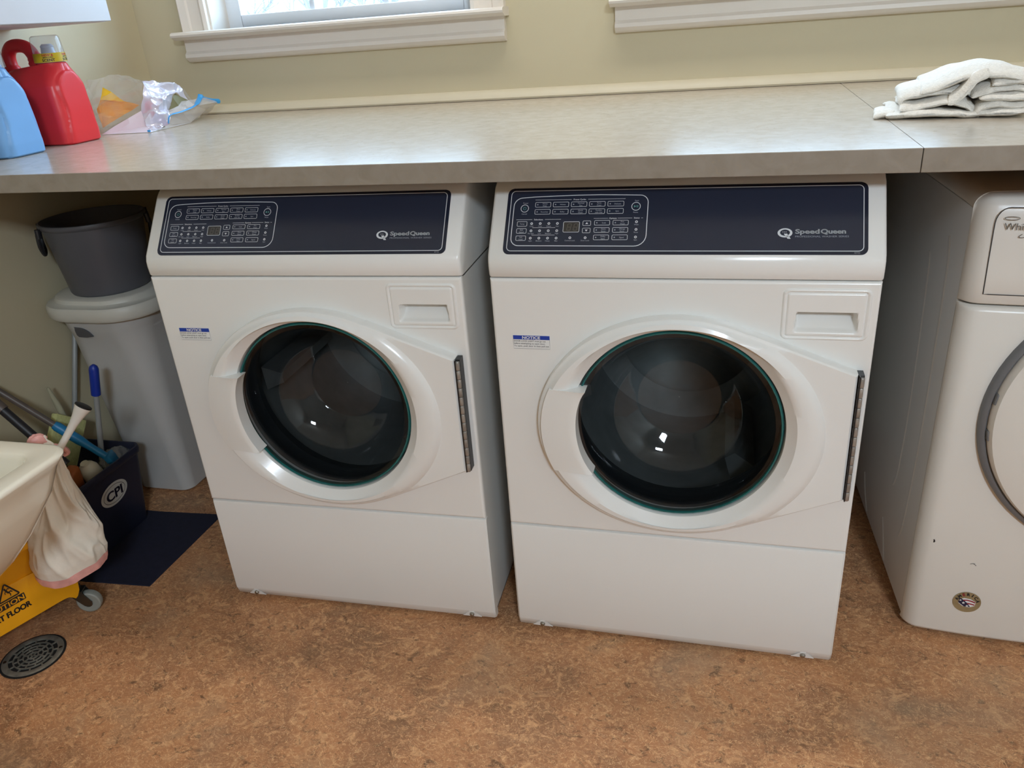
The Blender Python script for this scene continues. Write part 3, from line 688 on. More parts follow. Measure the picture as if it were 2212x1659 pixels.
# ------------------------------------------------------------------ things in the corner at the left
MAT.update(
    can=mat('grey_white_plastic', (196, 195, 192), .5, var=.02, bump=.08, bscale=260), canlid=mat('offwhite_plastic', (206, 204, 194), .45, var=.02, bump=.08, bscale=260),
    bucket=mat('charcoal_plastic', (86, 87, 93), .42, var=.04, bump=.05, bscale=200), bucket_d=mat('black_handle', (26, 27, 32), .45),
    bin=mat('navy_plastic', (38, 42, 64), .5, var=.05, bump=.1, bscale=300),
    matt=mat('navy_mat', (22, 24, 46), .85, var=.15, vscale=60, bump=.3, bscale=500),
    porc=mat('white_porcelain', (236, 229, 212), .12, var=.01, coat=.5),
    yellow=mat('yellow_plastic', (228, 160, 14), .4, var=.04, bump=.05, bscale=200),
    bagw=mat('white_bag_film', (226, 218, 204), .34, var=.05, vscale=20, bump=1.0, bscale=34), pink=mat('pink_drawstring', (220, 160, 152), .4, var=.12, vscale=50),
    caster=mat('grey_caster_rubber', (146, 148, 140), .5), steel=mat('dull_steel', (120, 120, 116), .35, 1),
    grip_blue=mat('blue_grip', (22, 52, 152), .4, var=.05), shaft=mat('grey_shaft', (150, 152, 150), .4),
    pole=mat('brown_grey_pole', (98, 88, 82), .38, var=.1, vscale=40), pole_d=mat('black_pole', (38, 38, 42), .45),
    blue=mat('bright_blue_plastic', (32, 122, 172), .4, var=.04), green=mat('green_sponge', (198, 198, 134), .9, var=.12, vscale=90, bump=.6, bscale=220),
    orange=mat('orange_plastic', (168, 92, 44), .5, var=.1), cream=mat('cream_plastic', (212, 206, 184), .5, var=.04), whitep=mat('white_plastic', (222, 216, 206), .4, var=.02),
    iron=mat('dark_iron', (118, 116, 106), .5, .3, var=.35, vscale=50, bump=.3, bscale=120), hole=mat('drain_dark', (10, 9, 8), .9),
    yel2=mat('yellow_trim', (214, 180, 60), .45))
MAT['film'] = clear('clear_film', (.96, .97, .97), .22, .12, (.8, .8, .78), 1.35)

# trash can with flat swing lid
can = thing('trash_can', 'tall grey-white plastic trash can with lid in the corner beside the washer', 'trash can', (-1.172, .525, 0))
def rr3(hx, hy, r, z, n=8, dx=0, dy=0): return [(x+dx, y+dy, z) for x, y in rrect(-hx, hx, -hy, hy, r, n)]
def rrs(hx, hy, r, z, dz): return [(x, y, zz-dz*max(0, 1-(x/.115)**2)*(y < 0)) for x, y, zz in rr3(hx, hy, r, z, 14)]
lean = lambda g: tr(g, lambda x, y, z: (x-.006*z/.6, y-.036*z/.6, z*1.03))      # the can flares towards the room
obj('body', lean(loft([rr3(.088, .10, .03, .0, 14), rr3(.097, .112, .035, .008, 14), rr3(.112, .125, .05, .25, 14), rr3(.1255, .138, .068, .47, 14), rrs(.131, .1435, .077, .552, .028), rrs(.1355, .148, .083, .560, .028), rr3(.146, .157, .095, .598, 14),
                  rr3(.140, .152, .09, .598, 14), rr3(.122, .134, .072, .50, 14), rr3(.09, .10, .03, .012, 14)], cap1=True)), MAT['can'], can, 40)
sl = [(a, b) for a, b, c in smooth_path([(-.086, .556, 0), (-.082, .570, 0), (-.060, .572, 0), (-.034, .570, 0), (-.016, .560, 0), (-.006, .545, 0)], 5)] + [(-.03, .5415), (-.055, .5425), (-.075, .546), (-.085, .550)]
obj('grip_slot', lean(tr(prism(sl, 0, .004), lambda x, y, z: (x, -.1500-z+.55*max(0, -x-.055)-.12*(y-.545), y))), MAT['bucket'], can, label='dark grip slot under the rim')
obj('lid', lean(loft([rr3(.150, .160, .10, .592), rr3(.168, .178, .115, .596), rr3(.173, .183, .118, .604), rr3(.172, .182, .118, .628), rr3(.168, .178, .116, .634), rr3(.156, .166, .11, .636), rr3(.150, .160, .108, .640), rr3(.146, .157, .106, .650), rr3(.138, .150, .10, .6545)])), MAT['canlid'], can, 40)

# charcoal bucket standing on the lid
bk = thing('bucket', 'charcoal round bucket standing on the lid of the trash can', 'bucket', (-1.172, .451, .6745))
obj('body', lathe([(.100, 0), (.104, .002), (.107, .008), (.128, .175), (.131, .188), (.1365, .192), (.138, .197), (.1365, .203), (.1325, .204), (.129, .199), (.103, .010), (.09, .006)], 56), MAT['bucket'], bk, 40)
ba = Vector((math.cos(math.radians(221)), math.sin(math.radians(221)), 0))
for s in (-1, 1):           # a drop handle on each side
    d = ba*s; e = Vector((-d.y, d.x, 0))
    for k in (-1, 1):
        obj('handle_ear', tube([tuple(d*.1355+e*.046*k+Vector((0, 0, .196))), tuple(d*.1375+e*.046*k+Vector((0, 0, .172)))], .007, 10), MAT['bucket_d'], bk)
    hp = smooth_path([tuple(d*.139+e*.046+Vector((0, 0, .182))), tuple(d*.141+e*.046+Vector((0, 0, .150))), tuple(d*.138+e*.030+Vector((0, 0, .126))), tuple(d*.1375+Vector((0, 0, .122))), tuple(d*.138-e*.030+Vector((0, 0, .126))), tuple(d*.141-e*.046+Vector((0, 0, .150))), tuple(d*.139-e*.046+Vector((0, 0, .182)))], 5)
    obj('drop_handle', tube(hp, .0052, 8), MAT['bucket_d'], bk, label='black drop handle at the side')

# thin mat under the navy bin
tag(obj('floor_mat', mv(prism([(-1.335, -.02), (-1.10, -.026), (-.906, -.014), (-.900, .30), (-.905, .316), (-1.10, .302), (-1.33, .30)], 0, .003, .001, 1), 0, 0, 0), MAT['matt'], ang=None), 'thin navy mat lying flat on the floor under the navy bin', 'mat')

# navy bin with the white oval sticker
bn = thing('waste_bin', 'navy rectangular waste bin with an oval CPI sticker, holding cleaning tools', 'bin', (-1.21, .134, .003))
r4 = lambda hx, hy, r, z: [(x, y, z) for x, y in rrect(-hx, hx, -hy, hy, r, 5)]
obj('body', loft([r4(.084, .136, .02, 0), r4(.088, .142, .022, .004), r4(.114, .157, .024, .222), r4(.119, .161, .026, .226), r4(.1215, .163, .028, .238), r4(.119, .161, .026, .247), r4(.1145, .157, .024, .247), r4(.111, .153, .022, .236), r4(.083, .134, .02, .008)]), MAT['bin'], bn, 40)
def on_bin(g, h):           # sticker plane: the bin's sloping right side
    return tr(g, lambda x, y, z: (.0885+.026*(y+.16)/.218+h+z, x+.024, y+.16))
sk = obj('oval_sticker', on_bin(disc2(0, 0, .0525, 48, .0345), .0014), mat('worn_white_sticker', (206, 206, 202), .5, var=.06, vscale=40), bn, None, label='white oval CPI sticker')
ovr = lambda a, b: [(a*math.cos(2*PI*k/48), b*math.sin(2*PI*k/48)) for k in range(48)]
obj('oval_line', on_bin(ribbon(ovr(.0425, .0265), .0014, True), .0018), MAT['text_black'], sk, None)
obj('lettering', on_bin(cat(*[fit('CPI', .029, -.031+dx, .031+dx, -.0145, .02, 5) for dx in (-.0006, 0, .0006)]), .0022), MAT['navy'], sk, None)

# tools standing or lying in the navy bin
t = thing('cleaning_brush', 'upright stick with a royal blue grip and grey shaft standing in the navy bin', 'brush', (-1.231, .225, .012))
end = Vector((.132, 0, .517)); up = end.normalized()
obj('shaft', tube([(0, 0, 0), tuple(end*.83)], .0075, 12), MAT['shaft'], t)
obj('grip', tube([tuple(end*f) for f in (.822, .826, .90, .975, .99, 1.0)], [.009, .0125, .0125, .0125, .010, .004], 16), MAT['grip_blue'], t)
obj('brush_head', box(-.03, .03, -.016, .016, 0, .03, .004), MAT['whitep'], t)
t = thing('scrub_brush', 'blue-ended scrub brush with brown-grey pole, leaning from the bin against the wall', 'brush', (-1.143, .192, .274))
a = Vector((0, 0, 0)); d = Vector((-.194, -.088, .245)); L_ = d.length; dn = d.normalized()
obj('pole', tube([tuple(dn*.085), tuple(dn*L_)], .0088, 12), MAT['pole'], t)
obj('blue_socket', tube([tuple(dn*k) for k in (-.03, 0, .02, .04, .06, .125, .135)], [.010, .0105, .010, .011, .0135, .0135, .011], 14), MAT['blue'], t)
bh = rotm(cat(box(-.008, .008, -.022, .022, -.022, .0, .003), box(-.006, .006, -.019, .019, -.05, -.022)), Matrix.Rotation(math.radians(-25), 3, 'Y'))
obj('brush_head', mv(rotz(bh, math.radians(25)), .014, .012, -.012), MAT['blue'], t)
t = thing('broom', 'thick black broom pole leaning against the left wall just above the sink rim', 'broom', (-1.115, .056, .318))
obj('pole', tube([(0, 0, 0), (-.065, -.005, .079), (-.135, -.010, .165), (-.220, -.016, .269)], .012, 12), MAT['pole_d'], t)
obj('clamp', tube([(-.128, -.0095, .157), (-.146, -.011, .179)], .0150, 12), MAT['pole'], t)
t = thing('pole', 'slim grey upright pole between the left wall and the trash can', 'pole', (-1.334, .32, .0))
obj('shaft', tube([(0, -.02, 0.003), (0, .02, .33), (0.002, .09, .50), (0, .125, .58)], .0075, 10), MAT['shaft'], t)
obj('end_cap', tube([(0, -.0205, .0), (0, -.017, .03)], .009, 10), MAT['pole_d'], t)
# sponge mop head: pale green block on a backing plate
t = thing('sponge', 'pale green rectangular sponge block propped in the navy bin', 'sponge', (-1.262, .206, .298))
M = Matrix.Rotation(math.radians(-38), 3, 'X')
g = box(-.010, .010, -.056, .056, -.072, .066, .004)
obj('sponge_block', rotm(g, M), MAT['green'], t)
obj('backing_plate', rotm(box(-.017, -.0105, -.042, .042, -.03, .03, .002), M), MAT['green'], t)
t = thing('clear_brush', 'translucent pale brush handle standing behind the green sponge', 'brush', (-1.30, .262, .34))
obj('handle', tube([(0, .004, -.09), (0, 0, 0), (0, -.007, .045), (-.003, -.013, .085), (-.004, -.015, .10)], [.009, .009, .0085, .005, .004], 12), mat('pale_translucent', (176, 172, 146), .3), t)
tag(obj('orange_scrubber', mv(tr(box(-.02, .02, -.026, .026, -.045, .04, .012, 3), lambda x, y, z: (x+.1*z, y*(1-.25*(z > 0)), z+.006*math.sin(60*y))), -1.165, .10, .232), MAT['orange']), 'orange plastic scrubber in the navy bin beneath the green sponge', 'scrubber')
tag(obj('soap_bottle', mv(rotm(lathe([(.022, -.055), (.026, -.05), (.027, .0), (.026, .025), (.020, .038), (.012, .044), (.011, .05), (.003, .052)], 22), Matrix.Rotation(.35, 3, 'X')), -1.145, .152, .225), MAT['cream']), 'cream plastic bottle in the navy bin below the blue brush', 'bottle')
t = thing('dustpan', 'small black dustpan with a yellow lip at the front of the navy bin', 'dustpan', (-1.150, .085, .190))
pan = [(-.035, -.03), (.03, -.026), (.03, .03), (-.035, .034)]
M2 = Matrix.Rotation(math.radians(-60), 3, 'X')
obj('pan', rotm(prism(pan, 0, .004, .001, 1), M2), MAT['black'], t)
obj('lip', rotm(tube([(-.036, .034, .002), (.0, .0335, .002), (.030, .030, .002)], .0035, 8), M2), MAT['yel2'], t)
# crumpled clear bag
def crumple(nu, nv, fx):
    V = []; F = []
    for j in range(nv+1):
        for i in range(nu):
            V.append(fx(2*PI*i/nu, PI*(j/nv)))
    for j in range(nv):
        for i in range(nu):
            F.append((j*nu+i, j*nu+(i+1) % nu, (j+1)*nu+(i+1) % nu, (j+1)*nu+i))
    return V, F
def ridge(p, s):
    v = 0; a = 1
    for k in range(3):
        v += a*(1-abs(nz(p[0]*s+7.3*k, p[1]*s+1.1, p[2]*s)))**2; a *= .5; s *= 1.9
    return v
def cl(a, b):
    p = (math.sin(b)*math.cos(a), math.sin(b)*math.sin(a), math.cos(b)); k = .72+.22*ridge(p, 1.7)
    return (p[0]*.038*k, p[1]*.05*k, p[2]*.030*k)
tag(obj('clear_bag', mv(crumple(40, 20, cl), -1.150, .245, .222), MAT['film'], ang=22), 'crumpled clear plastic bag stuffed in the back of the navy bin', 'bag')

# ------------------------------------------------------------------ wall-hung service sink
sink = thing('service_sink', 'white porcelain sink with rounded rim at the left edge, above the yellow mop bucket', 'sink', (-1.0, -.62, 0))
X0, X1, Y0, Y1, ZS = XL+.003, -.657, -.93, -.312, .620
def sr(ix0, ix1, iy, r, z, n=10): return [(x+1.0, y+.62, z) for x, y in rrect(X0+ix0, X1-ix1, Y0+iy, Y1-iy, r, n)]
obj('bowl', loft([sr(.02, .30, .16, .10, .300), sr(.01, .235, .12, .12, .325), sr(0, .155, .075, .12, .37), sr(0, .098, .045, .11, .425), sr(0, .060, .028, .10, .475), sr(0, .040, .018, .085, .515), sr(0, .0315, .0145, .07, .536), sr(0, .0285, .013, .066, .543), sr(0, .024, .011, .06, .560), sr(0, .012, .005, .05, .595), sr(0, .002, 0, .045, .609), sr(0, .001, 0, .044, .6135), sr(0, .004, .003, .044, .6185), sr(0, .010, .008, .042, ZS),
                 sr(.05, .044, .042, .035, ZS), sr(.056, .050, .047, .034, .617), sr(.060, .055, .052, .034, .607), sr(.064, .066, .060, .04, .56), sr(.07, .085, .075, .06, .47), sr(.09, .12, .10, .08, .40), sr(.14, .20, .16, .08, .378)]), MAT['porc'], sink, 50)
obj('waste_outlet', mv(lathe([(.034, 0), (.034, .004), (.026, .005), (.02, .002), (.005, .002)], 24), -.06, .0, .378), MAT['steel'], sink)
obj('trap_pipe', tube(smooth_path([(-.06, 0, .31), (-.06, 0, .20), (-.10, 0, .13), (-.18, 0, .13), (-.22, 0, .2), (-.30, 0, .24), (-.345, 0, .24)], 5), .025, 14), MAT['steel'], sink)

# ------------------------------------------------------------------ yellow mop bucket on casters
U = Vector((-.357, -.934, 0)); NN = Vector((.934, -.357, 0))
mb = thing('mop_bucket', 'yellow mop bucket on casters with a wet floor warning, half under the sink', 'mop bucket', (-.972, -.15, 0))
def bp_(u, n, z): p = U*u - NN*n; return (p.x, p.y, z)
def br(du, dn_, r, z, f=1.0): return [bp_(u, n, z) for u, n in rrect(du, .40-du, dn_, .25-dn_, r, 5)]
obj('body', loft([br(.025, .018, .03, .098), br(.018, .010, .035, .104), br(.004, .0, .04, .22), br(-.003, -.004, .045, .27), br(-.009, -.010, .05, .272), br(-.009, -.010, .05, .285), br(-.003, -.004, .045, .285), br(.012, .008, .04, .22), br(.026, .018, .03, .115)]), MAT['yellow'], mb, 40)
# bottom skirt: face plate that runs lower, with the cut-out for the caster
fp = [(.012, .205), (.004, .150), (.001, .118), (.004, .098), (.012, .084), (.018, .080), (.024, .088), (.030, .096), (.038, .098), (.05, .097), (.40, .097), (.40, .205)]
def on_mb(g, h): return tr(g, lambda x, y, z: bp_(x, -(h+z)+.008*(1-(y-.10)/.12)*.0, y))
obj('side_skirt', on_mb(prism(fp, .0, .006, .002, 2), -.003), MAT['yellow'], mb, 40)
# warning print; written from far end towards the near end, so mirrored along u
flip = lambda g, u0, z0: tr(g, lambda x, y, z: (u0-x, y+z0, z))
obj('warning_lettering', on_mb(flip(cat(*[fit('WET FLOOR', .0140, -.096+dx, dx, 0, .03, 4) for dx in (-.0004, .0004)]), .109, .131), .0036), MAT['text_black'], mb, None)
obj('caution_plate', on_mb(flip(prism(rrect(-.092, .0025, -.0025, .0152, .0015, 2), 0, .0002), .117, .1565), .0033), MAT['text_black'], mb, None)
obj('caution_lettering', on_mb(flip(fit('CAUTION', .0127, -.089, 0, 0, .018, 4), .117, .1565), .0038), MAT['yellow'], mb, None)
tri = [(.1225, .1755), (.1675, .1755), (.145, .216)]
def rtri(P_, k=.10):
    out = []
    for i in range(3):
        a, b, c = Vector(P_[i-1]), Vector(P_[i]), Vector(P_[(i+1) % 3])
        p, q = b.lerp(a, k), b.lerp(c, k)
        out += [tuple(p.lerp(b, s).lerp(b.lerp(q, s), s)) for s in (0, .25, .5, .75, 1)]
    return out
obj('warning_triangle', on_mb(ribbon(rtri(tri), .0036, True), .0036), MAT['text_black'], mb, None)
fig = cat(disc2(.1700, .2085, .0036, 14), ribbon([(.1680, .2060), (.1640, .1980), (.1580, .1960)], .0055), ribbon([(.1670, .2045), (.1590, .2080), (.1560, .2045)], .0028), ribbon([(.1680, .2040), (.1740, .1990), (.1725, .1955)], .0028),
          ribbon([(.1600, .1965), (.1535, .1985), (.1490, .1945)], .0032), ribbon([(.1600, .1960), (.1570, .1905), (.1590, .1865)], .0032))
fig = tr(fig, lambda x, y, z: (.1455+(x-.1665)*.62, .1775+(y-.1835)*.98, z))
obj('slipping_figure', on_mb(fig, .0036), MAT['text_black'], mb, None)
# casters
for u, n, yaw in ((-.006, .05, .35), (-.002, .20, 1.0), (.37, .05, .8), (.37, .20, 0)):
    cx, cy_, _ = bp_(u, n, 0); cr = .030
    R = Matrix.Rotation(yaw, 3, 'Z'); X90 = Matrix.Rotation(PI/2, 3, 'X')
    off = Vector((.020, 0, 0))
    place = lambda g: mv(rotm(g, R), cx, cy_, 0)
    wh = mv(rotm(lathe([(.012, -.009), (cr-.004, -.010), (cr-.001, -.008), (cr, -.004), (cr, .004), (cr-.001, .008), (cr-.004, .010), (.012, .009)], 28), X90), .022, 0, cr)
    w_ = obj('caster_wheel', place(wh), MAT['caster'], mb)
    obj('hub', place(mv(rotm(lathe([(.011, -.0115), (.009, -.0125), (.009, .0125), (.011, .0115)], 16), X90), .022, 0, cr)), MAT['steel'], w_)
    fork = cat(*[tr(prism([(.014, .024), (.030, .024), (.034, .034), (.016, .068), (-.016, .068), (-.014, .060)], s*.0125-.001, s*.0125+.001), lambda x, y, z: (x, z, y)) for s in (-1, 1)], box(-.017, .018, -.0135, .0135, .066, .070), mv(lathe([(.012, .07), (.012, .08), (.006, .082), (.006, .11)], 14), 0, 0, 0))
    obj('caster_fork', place(fork), MAT['steel'], mb)

# ------------------------------------------------------------------ white bag with pink drawstring band draped over the end of the mop bucket
S_ = Vector((.6392, .7690, 0)); Nb = Vector((.7690, -.6392, 0))
bg_ = thing('plastic_bag', 'crumpled white trash bag with a pink band, draped between sink and navy bin', 'bag', (-.93, -.13, .12))
prof = [(.522, -.006, .006), (.512, -.010, .010), (.500, -.004, .013), (.480, .000, .016), (.455, -.004, .020), (.41, -.012, .031), (.36, -.022, .046), (.31, -.030, .061), (.27, -.034, .072), (.235, -.035, .080), (.21, -.036, .082), (.190, -.038, .078)]
def bag_ring(z, c, hw, n=190):
    out = []
    for i in range(n):
        a = 2*PI*i/n; k = min(1, (.53-z)/.16); ca, sa = math.cos(a), math.sin(a)
        q = (ca*1.1+z*4.2, sa*1.1, z*4.0)
        ab = lambda v: math.sqrt(v*v+.004)
        r1 = (1-2*ab(nz(q[0]*.9, q[1]*.9+4, q[2]*.9)))**2; r2 = (1-2*ab(nz(q[0]*2.1+9, q[1]*2.1, q[2]*2.4)))**2
        low = nz(ca*1.0, sa*1.0+2, z*4)
        kb = 1-.6*sstep(.24, .19, z)
        d = k*kb*(.015*(r1-.4)+.006*(r2-.4)+.015*low)
        rx, ry = hw*ca + d*ca, hw*.45*sa + d*sa*1.1
        p = S_*(c+rx) + Nb*(ry+.024*k-.008*k)
        zz = z-.12 + sstep(.25, .19, z)*(.006*math.sin(2*a+.9)+.006*nz(ca*1.2, sa*1.2, 3))
        out.append((p.x, p.y, zz))
    return out
zs_ = []
for k in range(len(prof)-1):
    a, b_ = prof[k], prof[k+1]; m = 15 if a[0] < .46 else 3
    zs_ += [tuple(a[q]+(b_[q]-a[q])*i/m for q in range(3)) for i in range(m)]
zs_.append(prof[-1])
obj('bag_film', loft([bag_ring(*p) for p in zs_], True, True, False), MAT['bagw'], bg_, 75)
last = zs_[-1]
obj('hem_band', loft([bag_ring(last[0]+.001, last[1], last[2]+.0012), bag_ring(last[0]-.010, last[1]-.001, last[2]+.0005), bag_ring(last[0]-.021, last[1]-.002, last[2]-.003)], True, False, False), MAT['pink'], bg_, 40, label='pink drawstring band along the hem')
kn = crumple(28, 12, lambda a, b: tuple(v*(.8+.22*ridge((math.sin(b)*math.cos(a), math.sin(b)*math.sin(a), math.cos(b)), 1.6)) for v in (math.sin(b)*math.cos(a)*.020*.64-.010*math.sin(b)*math.sin(a), math.sin(b)*math.cos(a)*.020*.77+.008*math.sin(b)*math.sin(a), .016*math.cos(b))))
obj('drawstring', mv(kn, -.0135, -.0125, .392), MAT['pink'], bg_, 40, label='pink gathered drawstring at the top')
obj('drawstring', tube(smooth_path([(.006, .004, .372), (.017, .016, .362), (.018, .024, .345), (.010, .018, .340)], 5), .006, 8), MAT['pink'], bg_, label='pink gathered drawstring at the top')
# flared white handle
t = thing('plunger', 'white tapered handle with flared dark-edged end sticking up beside the white bag', 'tool', (-.9385, -.1600, .432))
ax = Vector((.0795, .0860, .137)); 
obj('handle', tube([tuple(ax*f) for f in (0, .55, .64, .75, .86, .93, .98, 1.0)], [.0075, .0078, .0082, .0095, .0125, .0155, .018, .0185], 20), MAT['whitep'], t)
obj('end_rim', tube([tuple(ax*f) for f in (.998, 1.012, 1.014)], [.0187, .0187, .017], 20), MAT['black'], t)

# ------------------------------------------------------------------ floor drain
dr_ = thing('floor_drain', 'round cast iron floor drain grate in the floor at the lower left', 'drain', (-1.024, -.287, 0))
obj('drain_body', lathe([(.0705, 0), (.0715, .0012), (.0715, .0022), (.066, .0022), (.066, .0006)], 56, True, True), MAT['hole'], dr_)
g = [loft([[(r*math.cos(2*PI*k/56), r*math.sin(2*PI*k/56), z) for k in range(56)] for r, z in ((.067, .0006), (.067, .0034), (.0645, .0044), (.055, .0044), (.053, .0036), (.053, .0008))], True, False, False)]
obj('grate_rim', cat(*g), MAT['iron'], dr_)
bars = []
for r in (.011, .0215, .032, .0425):
    bars.append(loft([[((r+q)*math.cos(2*PI*k/48), (r+q)*math.sin(2*PI*k/48), z) for k in range(48)] for q, z in ((-.0017, .0012), (-.0013, .0038), (.0013, .0038), (.0017, .0012))], True, False, False))
for j, (ra, rb, n, ph) in enumerate(((0, .011, 4, 0), (.011, .0215, 6, .3), (.0215, .032, 10, .1), (.032, .0425, 12, .35), (.0425, .054, 12, .1))):
    for k in range(n):
        a = 2*PI*k/n+ph
        bars.append(rotz(box(ra, rb, -.0015, .0015, .0012, .0037), a))
o = obj('grate_web', cat(*bars), MAT['iron'], dr_); o['kind'] = 'stuff'
for a in (.6, .6+PI):
    obj('screw', mv(lathe([(.004, .004), (.004, .0055), (.0015, .006)], 12), .060*math.cos(a), .060*math.sin(a), 0), MAT['steel'], dr_)
# ------------------------------------------------------------------ things on the worktop
MAT.update(redp=mat('red_jug_plastic', (222, 50, 56), .34, var=.02, bump=.03, bscale=150), bluep=mat('light_blue_jug_plastic', (118, 170, 224), .34, var=.02, bump=.03, bscale=150),
           labelb=mat('label_blue', (34, 30, 140), .4), band=mat('yellow_band', (206, 176, 26), .4), bandr=mat('band_red', (186, 50, 30), .4), spout=mat('pale_blue_spout', (206, 218, 236), .35),
           towel=mat('white_terry', (226, 221, 212), .95, var=.06, vscale=160, bump=1.0, bscale=340),
           pouch=mat('yellow_pouch', (248, 206, 44), .35, var=.15, vscale=16), pouch2=mat('orange_pouch', (242, 172, 36), .35, var=.12, vscale=30), foil=mat('silver_film', (222, 220, 234), .2, .3, var=.08, vscale=15),
           zip=mat('blue_zip_strip', (60, 160, 226), .3), frost=mat('frosted_film', (222, 212, 222), .4, var=.03), cab=mat('white_cabinet', (186, 184, 187), .4, var=.01), cabb=mat('cabinet_underside', (206, 190, 188), .5))
MAT['capclear'] = clear('clear_cap', (.95, .96, .98), .16, .06, (.85, .87, .9), 1.4)
MAT['bagclear'] = clear('clear_bag_film', (.99, .99, .99), .15, .10, (.95, .94, .96), 1.5)
MAT['bagclear2'] = clear('milky_film', (.96, .96, .98), .5, .12, (.86, .85, .88), 1.5)
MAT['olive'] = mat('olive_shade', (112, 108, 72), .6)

def jug_body():
    rows = []
    # (z, u_min, u_max, half thickness, corner radius)
    key = [(0, -.093, .096, .057, .022), (.004, -.099, .101, .063, .026), (.03, -.100, .103, .065, .026), (.08, -.100, .102, .064, .026), (.12, -.099, .100, .063, .028), (.145, -.097, .099, .060, .030), (.160, -.094, .0985, .055, .034), (.172, -.089, .098, .0485, .036), (.182, -.078, .097, .041, .036), (.190, -.05, .0955, .0355, .034), (.197, .020, .094, .0325, .0315)]
    def at(z):
        for a, b in zip(key, key[1:]):
            if z <= b[0]:
                t = (z-a[0])/(b[0]-a[0]); t2 = t
                return [a[k]+(b[k]-a[k])*t2 for k in range(1, 5)]
        return key[-1][1:]
    N_ = 72
    zs2 = [0, .002, .004]+[.004+.192*k/N_ for k in range(1, N_+1)]
    for z in zs2:
        u0, u1, h, r = at(z); r = min(r, h-.0005, (u1-u0)/2-.0005)
        P_ = rrect(u0, u1, -h, h, r, 14)
        # refine the straight runs
        out = []
        for i, p in enumerate(P_):
            q = P_[(i+1) % len(P_)]; d = math.hypot(q[0]-p[0], q[1]-p[1]); m = 14 if i % 15 == 14 else 1
            for k in range(m): out.append((p[0]+(q[0]-p[0])*k/m, p[1]+(q[1]-p[1])*k/m))
        ring_ = []
        for u, v in out:
            hwid = .0475+.006*sstep(.07, .0, z) - .006*math.exp(-((z-.085)/.030)**2)
            if z > .132: hwid = .0475*math.sqrt(max(0, 1-((z-.132)/.0475)**2))
            e = sstep(-.0022, .0022, hwid-abs(v))
            k = e*sstep(.2, .6, (u-u0)/(u1-u0))
            ring_.append((u+.0045*k-.002*math.exp(-((hwid-abs(v))/.003)**2)*(u > (u0+u1)/2), v, z))
        rows.append(ring_)
    return loft(rows)
JUG = None
def make_jug(name, label, m, loc, label_part):
    t = thing(name, label, 'detergent jug', loc, 0)
    obj('body', jug_body(), m, t, 40)
    hx = smooth_path([(-.062, 0, .165), (-.071, 0, .198), (-.068, 0, .226), (-.050, 0, .243), (-.020, 0, .244), (.000, 0, .234), (.013, 0, .210), (.020, 0, .185)], 6)
    obj('handle', tube(hx, [.021]*5+[.019]+[.0165]*(len(hx)-14)+[.019]*2+[.022]*6, 16), m, t)
    obj('neck', mv(lathe([(.034, .188), (.034, .199), (.030, .2), (.030, .206)], 32), .058, 0, 0), m, t)
    obj('spout', mv(lathe([(.026, .204), (.026, .214), (.018, .218), (.015, .236), (.0165, .238), (.011, .244)], 24), .058, 0, 0), MAT['spout'], t)
    obj('cap', mv(lathe([(.0385, .200), (.0365, .232), (.035, .255), (.0335, .261), (.029, .2640), (.001, .2645)], 40, False), .058, 0, 0), MAT['capclear'], t)
    if label_part:
        bb = obj('cap_band', mv(lathe([(.0389, .2012), (.0377, .2225)], 48, False, False), .058, 0, 0), MAT['band'], t, label='yellow paper band with red and black lettering')
        def on_cap(g, a0):
            return tr(g, lambda x, y, z: (.058+.0391*math.sin(a0+x/.0385)*(1-(y-.2012)*.85), -.0391*math.cos(a0+x/.0385)*(1-(y-.2012)*.85), y))
        for a0 in (.62, 1.95):
            obj('lettering', on_cap(mv(text('NEW &', .0052, 1.15, .03), 0, .2155, 0), a0), MAT['bandr'], bb, None)
            obj('lettering', on_cap(cat(mv(text('IMPROVED', .0030, 1.25, .02), 0, .2112, 0), mv(text('SCENT', .0062, 1.15, .03), 0, .2032, 0)), a0), MAT['text_black'], bb, None)
        on_f = lambda g, h=0: tr(g, lambda x, y, z: (x, -(.0626+z+h)-.0000+(.006*sstep(.09, .15, y)), y))
        lb = obj('label', on_f(prism(rrect(-.035, .045, .085, .140, .002, 2), 0, .0006)), MAT['labelb'], t, None, label='dark blue printed label')
        obj('label_print', on_f(cat(*[mv(ribbon([(a, 0), (b, 0)], .0025), 0, z, 0) for z, a, b in ((.118, .006, .040), (.113, .01, .040), (.105, .006, .038), (.099, .006, .038), (.092, .012, .038))]), .0009), MAT['print_dim'], lb, None)
        obj('label', on_f(prism(rrect(.012, .044, .066, .078, .001, 2), 0, .0006)), MAT['label_white'], t, None, label='small white printed panel')
        bc = obj('label', on_f(prism(rrect(.012, .046, .020, .058, .001, 2), 0, .0006)), MAT['label_white'], t, None, label='white barcode panel')
        obj('barcode', on_f(cat(*[ribbon([(.016, .024+.0022*k), (.042, .024+.0022*k)], .0008+.0005*(k*7 % 3)) for k in range(14)]), .0009), MAT['text_black'], bc, None)
    return t
make_jug('detergent_jug', 'red laundry detergent jug with clear cap and yellow band on the counter', MAT['redp'], (-1.2415, .4825, ZC+.0005), True)
make_jug('detergent_jug', 'light blue detergent jug at the left edge of the counter', MAT['bluep'], (-1.2365, .277, ZC+.0005), False)

